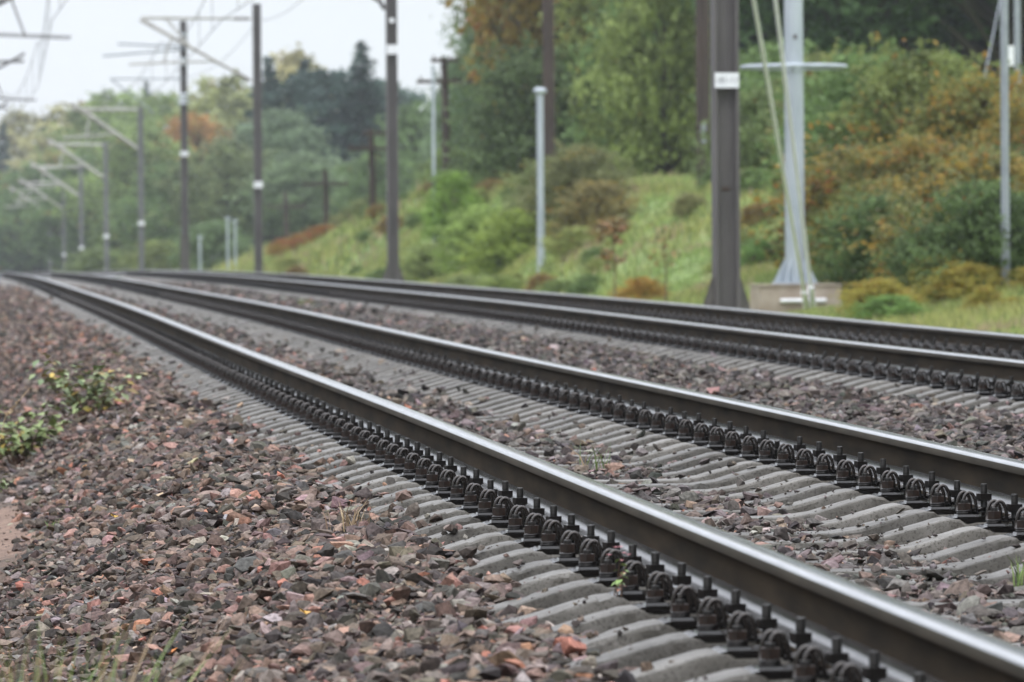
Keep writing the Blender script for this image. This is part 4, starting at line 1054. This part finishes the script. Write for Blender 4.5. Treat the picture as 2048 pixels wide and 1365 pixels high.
# the receding row
FARM = [(283, 270, 213, 447, 'next mast left of the one with insulators, in the receding row'),
        (213, 320, 284, 473, 'fifth mast of the receding row, below a long pale slanting bracket'), (163, 370, 330, 496, 'sixth mast of the receding row at left'),
        (128, 420, 362, 510, 'seventh mast of the receding row at left'), (100, 470, 378, 520, 'eighth mast of the receding row at left'), (50, 535, 416, 527, 'ninth mast of the receding row, nearest to the left edge'), (8, 600, 440, 535, 'last visible mast, at the very left edge')]
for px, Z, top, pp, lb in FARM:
    root, p, H = hmast(px, Z, top, lb, .26, 'mast_hazed', .24, False, pp, .32)
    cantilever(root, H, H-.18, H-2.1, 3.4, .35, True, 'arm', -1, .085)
# masts of the near track stand left of the frame: only their brackets reach into view
for k, (s, lb) in enumerate(((126, 'wire bracket from a mast outside the left picture edge, largest and highest'), (176, 'wire bracket entering from the left edge, middle one of three'), (226, 'wire bracket entering from the left edge, smallest and lowest'))):
    x = -3.3; z0 = float(ter(x, s)); root = empty('catenary_mast', (x, s, z0)); tag(root, lb, 'mast', 'masts of the near track left of the picture')
    H = 8.3; b = MB(); b.box((0, 0, H/2-.1), (.26, .24, H+.2)); b.build('post', [M['mast']], root)
    cantilever(root, H, 7.7, 5.9, 3.9, .3, True, 'mast', 1, .03)
# overhead wires: per track a contact wire, a messenger wire above it, and droppers
def wire(off, name, lb, zmid, sag, rad, span0, droppers=False):
    m = MB(); pts = []
    for k in range(12):
        a, b_ = span0+50*k, span0+50*(k+1)
        for j in range(8):
            q = j/8; s = a+(b_-a)*q; st = .25*(1 if k % 2 else -1)*(1-2*q)
            pts.append((off+st, s, float(zr(s))+zmid-sag*4*q*(1-q)))
    m.tube(pts, rad, 5)
    return tag(m.build(name, [M['wire']]), lb, 'wire')
def droppers(root, off, zc, zm, sag, sagc, span0):
    for k in range(1, 8):
        for q in (.12, .3, .5, .7, .88):
            s_ = span0+50*k+50*q; st = .25*(1 if k % 2 else -1)*(1-2*q); f = 4*q*(1-q); z = float(zr(s_))
            m = MB(); m.tube([(off+st, s_, z+zc-sagc*f), (off+st, s_, z+zm-sag*f)], .007, 4); m.build('dropper', [M['wire']], root)
for off, who in ((GA/2, 'near'), (G2+GA/2, 'far')):
    wire(off, 'contact_wire', 'lower overhead wire above the %s track' % who, 6.1, .05, .011, 26)
    mw = wire(off, 'messenger_wire', 'upper sagging overhead wire above the %s track' % who, 7.6, .75, .012, 26)
    droppers(mw, off, 6.1, 7.6, .75, .05, 26)
wire(8.1, 'feeder_wire', 'thin line wire running along the mast tops of the far track', 8.3, .6, .010, 26)

# wooden telegraph poles on the bank
def telegraph(px, Z, top, label, rad, arms, strap=None, H=None, base_py=None):
    p = ground_at(px, Z)
    if base_py is not None: pass
    h = H if H else topz(px, top, Z)-p.z
    root = empty('telegraph_pole', p); tag(root, label, 'pole', 'wooden telegraph poles on the bank')
    b = MB(); b.tube([(0, 0, -.3), (0, 0, h*.5), (-.012*h, 0, h)], [rad*1.08, rad, rad*.82], 12); b.build('pole', [M['tarred_wood']], root)
    for (py, half, shift) in arms:
        z = topz(px, py, Z)-p.z; b = MB(); b.box((shift-.01*h, -rad-.04, z), (half*2, .10, .12)); a = b.build('crossarm', [M['tarred_wood']], root)
        for q in np.linspace(-.9, .9, 4):
            i_ = MB(); i_.tube([(shift+q*half, -rad-.04, z+.06), (shift+q*half, -rad-.04, z+.11), (shift+q*half, -rad-.04, z+.17)], [.015, .035, .022], 8)
            i_.build('insulator', [M['brown_insul']], a)
    if strap:
        z0, z1 = topz(px, strap[1], Z)-p.z, topz(px, strap[0], Z)-p.z; b = MB(); b.box((strap[2], -rad-.03, (z0+z1)/2), (.11, .05, z1-z0)); b.build('sleeve', [M['galv_dull']], root)
    return root
telegraph(1408, 126, None, 'tall dark wooden pole close left of the large mast, with a grey sleeve', .158, [], (245, 286, -.02), H=9.5)
telegraph(1100, 140, None, 'tall bare wooden pole right of the capped grey post', .15, [], (335, 368, .04), H=10.5)
telegraph(894, 176, 116, 'wooden telegraph pole with two crossarms against the skyline', .125, [(122, .45, 0), (164, .92, 0)])
telegraph(746, 196, 258, 'wooden telegraph pole with two crossarms just left of the middle mast', .125, [(268, .42, .1), (298, .75, -.1)])
telegraph(653, 236, 340, 'smaller wooden telegraph pole with one long crossarm at mid height', .125, [(369, 1.0, 0)])
telegraph(573, 275, 384, 'smallest wooden telegraph pole with one crossarm right of the single tall mast', .125, [(414, 1.0, 0)])
# grey steel posts
def post(px, Z, top, label, rad, cap=False, box=None, base=None, name='grey_post', mat='galv'):
    p = ground_at(px, Z); h = topz(px, top, Z)-p.z
    root = empty(name, p); tag(root, label, 'post')
    b = MB(); b.tube([(0, 0, -.2), (0, 0, h*.4), (0, 0, h)], [rad*1.25, rad, rad], 12); b.build('post', [M[mat]], root)
    if cap:
        b = MB(); b.tube([(0, 0, h-.02), (0, 0, h+.03), (0, 0, h+.10), (0, 0, h+.13)], [rad*1.0, rad*1.9, rad*1.9, rad*1.2], 12); b.build('cap', [M['galv']], root)
    if box:
        z = topz(px, box, Z)-p.z; b = MB(); b.box((-.16, 0, z), (.14, .12, .46)); b.build('box', [M['white']], root)
    return root
post(1082, 119, 188, 'slim grey steel post with a round cap on the grassy bank', .076, True)
post(869, 150, 132, 'thin pale grey post left of the two-armed telegraph pole', .05)
post(2011, 72, -60, 'thin bluish grey post near the right edge in front of the shrubs', .055, mat='galv_dull')
post(2037, 125, -40, 'grey post with a small white box high at the right edge', .075, False, 112, mat='galv_dull')
for px, Z, top, lb in ((400, 262, 478, 'short pale post at the left, far behind the rails'), (456, 258, 440, 'left one of two close pale posts behind the rails'), (471, 256, 446, 'right one of two close pale posts behind the rails')):
    post(px, Z, top, lb, .06, True)
a = at(2006, -30, 124); bq = ground_at(1934, 118); b = MB(); b.tube([a, bq], .014, 6); tag(b.build('guy_wire', [M['galv_dull']]), 'slanting guy wire above the shrubs at upper right', 'guy wire')

# galvanised pole on its concrete block
Zb = 78; pB = ground_at(1590, Zb); zt = topz(1590, 572, Zb)
root = empty('concrete_block', (pB.x, pB.y, pB.z)); tag(root, 'stained concrete foundation block under the grey galvanised pole', 'foundation')
hb = zt-pB.z; b = MB(); b.box((0, 0, hb/2-.25), (1.19, 1.0, hb+.5), 0, 0, .985); b.box((0, 0, hb+.012), (1.20, 1.03, .024), 0)
b.build('block', [M['block']], root)
b = MB(); zz = topz(1590, 601, Zb)-pB.z; b.tube([(-.30, -.545, zz), (.36, -.545, zz)], .028, 8); b.build('anchor_bar', [M['guy']], root)
root = empty('galvanised_pole', (pB.x, pB.y, zt+.027)); tag(root, 'bluish grey galvanised pole with a wide ring and finned foot', 'pole')
b = MB(); b.tube([(0, 0, 0), (0, 0, 3), (0, 0, 9)], [.142, .140, .118], 20); b.build('pole', [M['galv']], root)
b = MB()
for k in range(8):
    a = k*PI/4+.2; d = Vector((math.cos(a), math.sin(a), 0)); n = Vector((-math.sin(a), math.cos(a), 0))*.012
    b.poly3([d*.135+Vector((0, 0, .02)), d*.33+Vector((0, 0, .02)), d*.31+Vector((0, 0, .07)), d*.16+Vector((0, 0, .36)), d*.135+Vector((0, 0, .36))], n)
b.prism(ngon(.345, 20), 0, .022); b.build('finned_foot', [M['galv']], root)
zz = topz(1590, 135, Zb)-(zt+.027); b = MB(); rg = .745
ring = [(rg*math.cos(q), rg*math.sin(q), zz) for q in np.linspace(0, 2*PI, 49)]
b.tube(ring, .030, 8, 0, False)
for k in range(6):
    a = k*PI/3+.25; b.tube([(.13*math.cos(a), .13*math.sin(a), zz), (rg*math.cos(a), rg*math.sin(a), zz)], .022, 6)
b.tube([(0, 0, zz-.05), (0, 0, zz+.05)], .165, 16)
b.build('ring', [M['galv']], root)
b = MB(); zz = topz(1590, 75, Zb)-(zt+.027); b.box((.0, -.142, zz), (.05, .01, .06)); b.build('drain_hole', [M['brown_insul']], root)
# two guy rods from the block's front up to the large mast
for (px1, py1, zatt, lb) in ((1614, 617, 5.0, 'left one of two pale guy rods slanting up to the large mast'), (1627, 617, 8.1, 'right one of two pale guy rods slanting up to the large mast')):
    a = at(px1, py1, Zb-.75); top = Vector((mastA.x+.05, mastA.y-.02, CAM.z+zatt))
    root = empty('guy_rod', a); tag(root, lb, 'guy rod', None)
    b = MB(); b.tube([(0, 0, 0), top-a], .027, 8); b.build('rod', [M['guy']], root)
    b = MB(); d = (top-a).normalized(); b.tube([d*-.05, d*.45], .045, 8); b.build('turnbuckle', [M['guy']], root)

# ------------------------------------------------------------------ damp air
hz = MB(); hz.box((0, 750, 24), (830, 1720, 90))
hm = bpy.data.materials.new('damp_air'); hm.use_nodes = True; hn = hm.node_tree; hn.nodes.clear()
ho = hn.nodes.new('ShaderNodeOutputMaterial'); hv = hn.nodes.new('ShaderNodeVolumePrincipled')
hv.inputs['Color'].default_value = (.86, .92, 1.0, 1); hv.inputs['Density'].default_value = .00023; hv.inputs['Anisotropy'].default_value = .2
hn.links.new(hv.outputs[0], ho.inputs['Volume'])
o = hz.build('haze', [hm]); o['kind'] = 'stuff'; o['label'] = 'thin damp haze filling the air along the line'; o['category'] = 'haze'
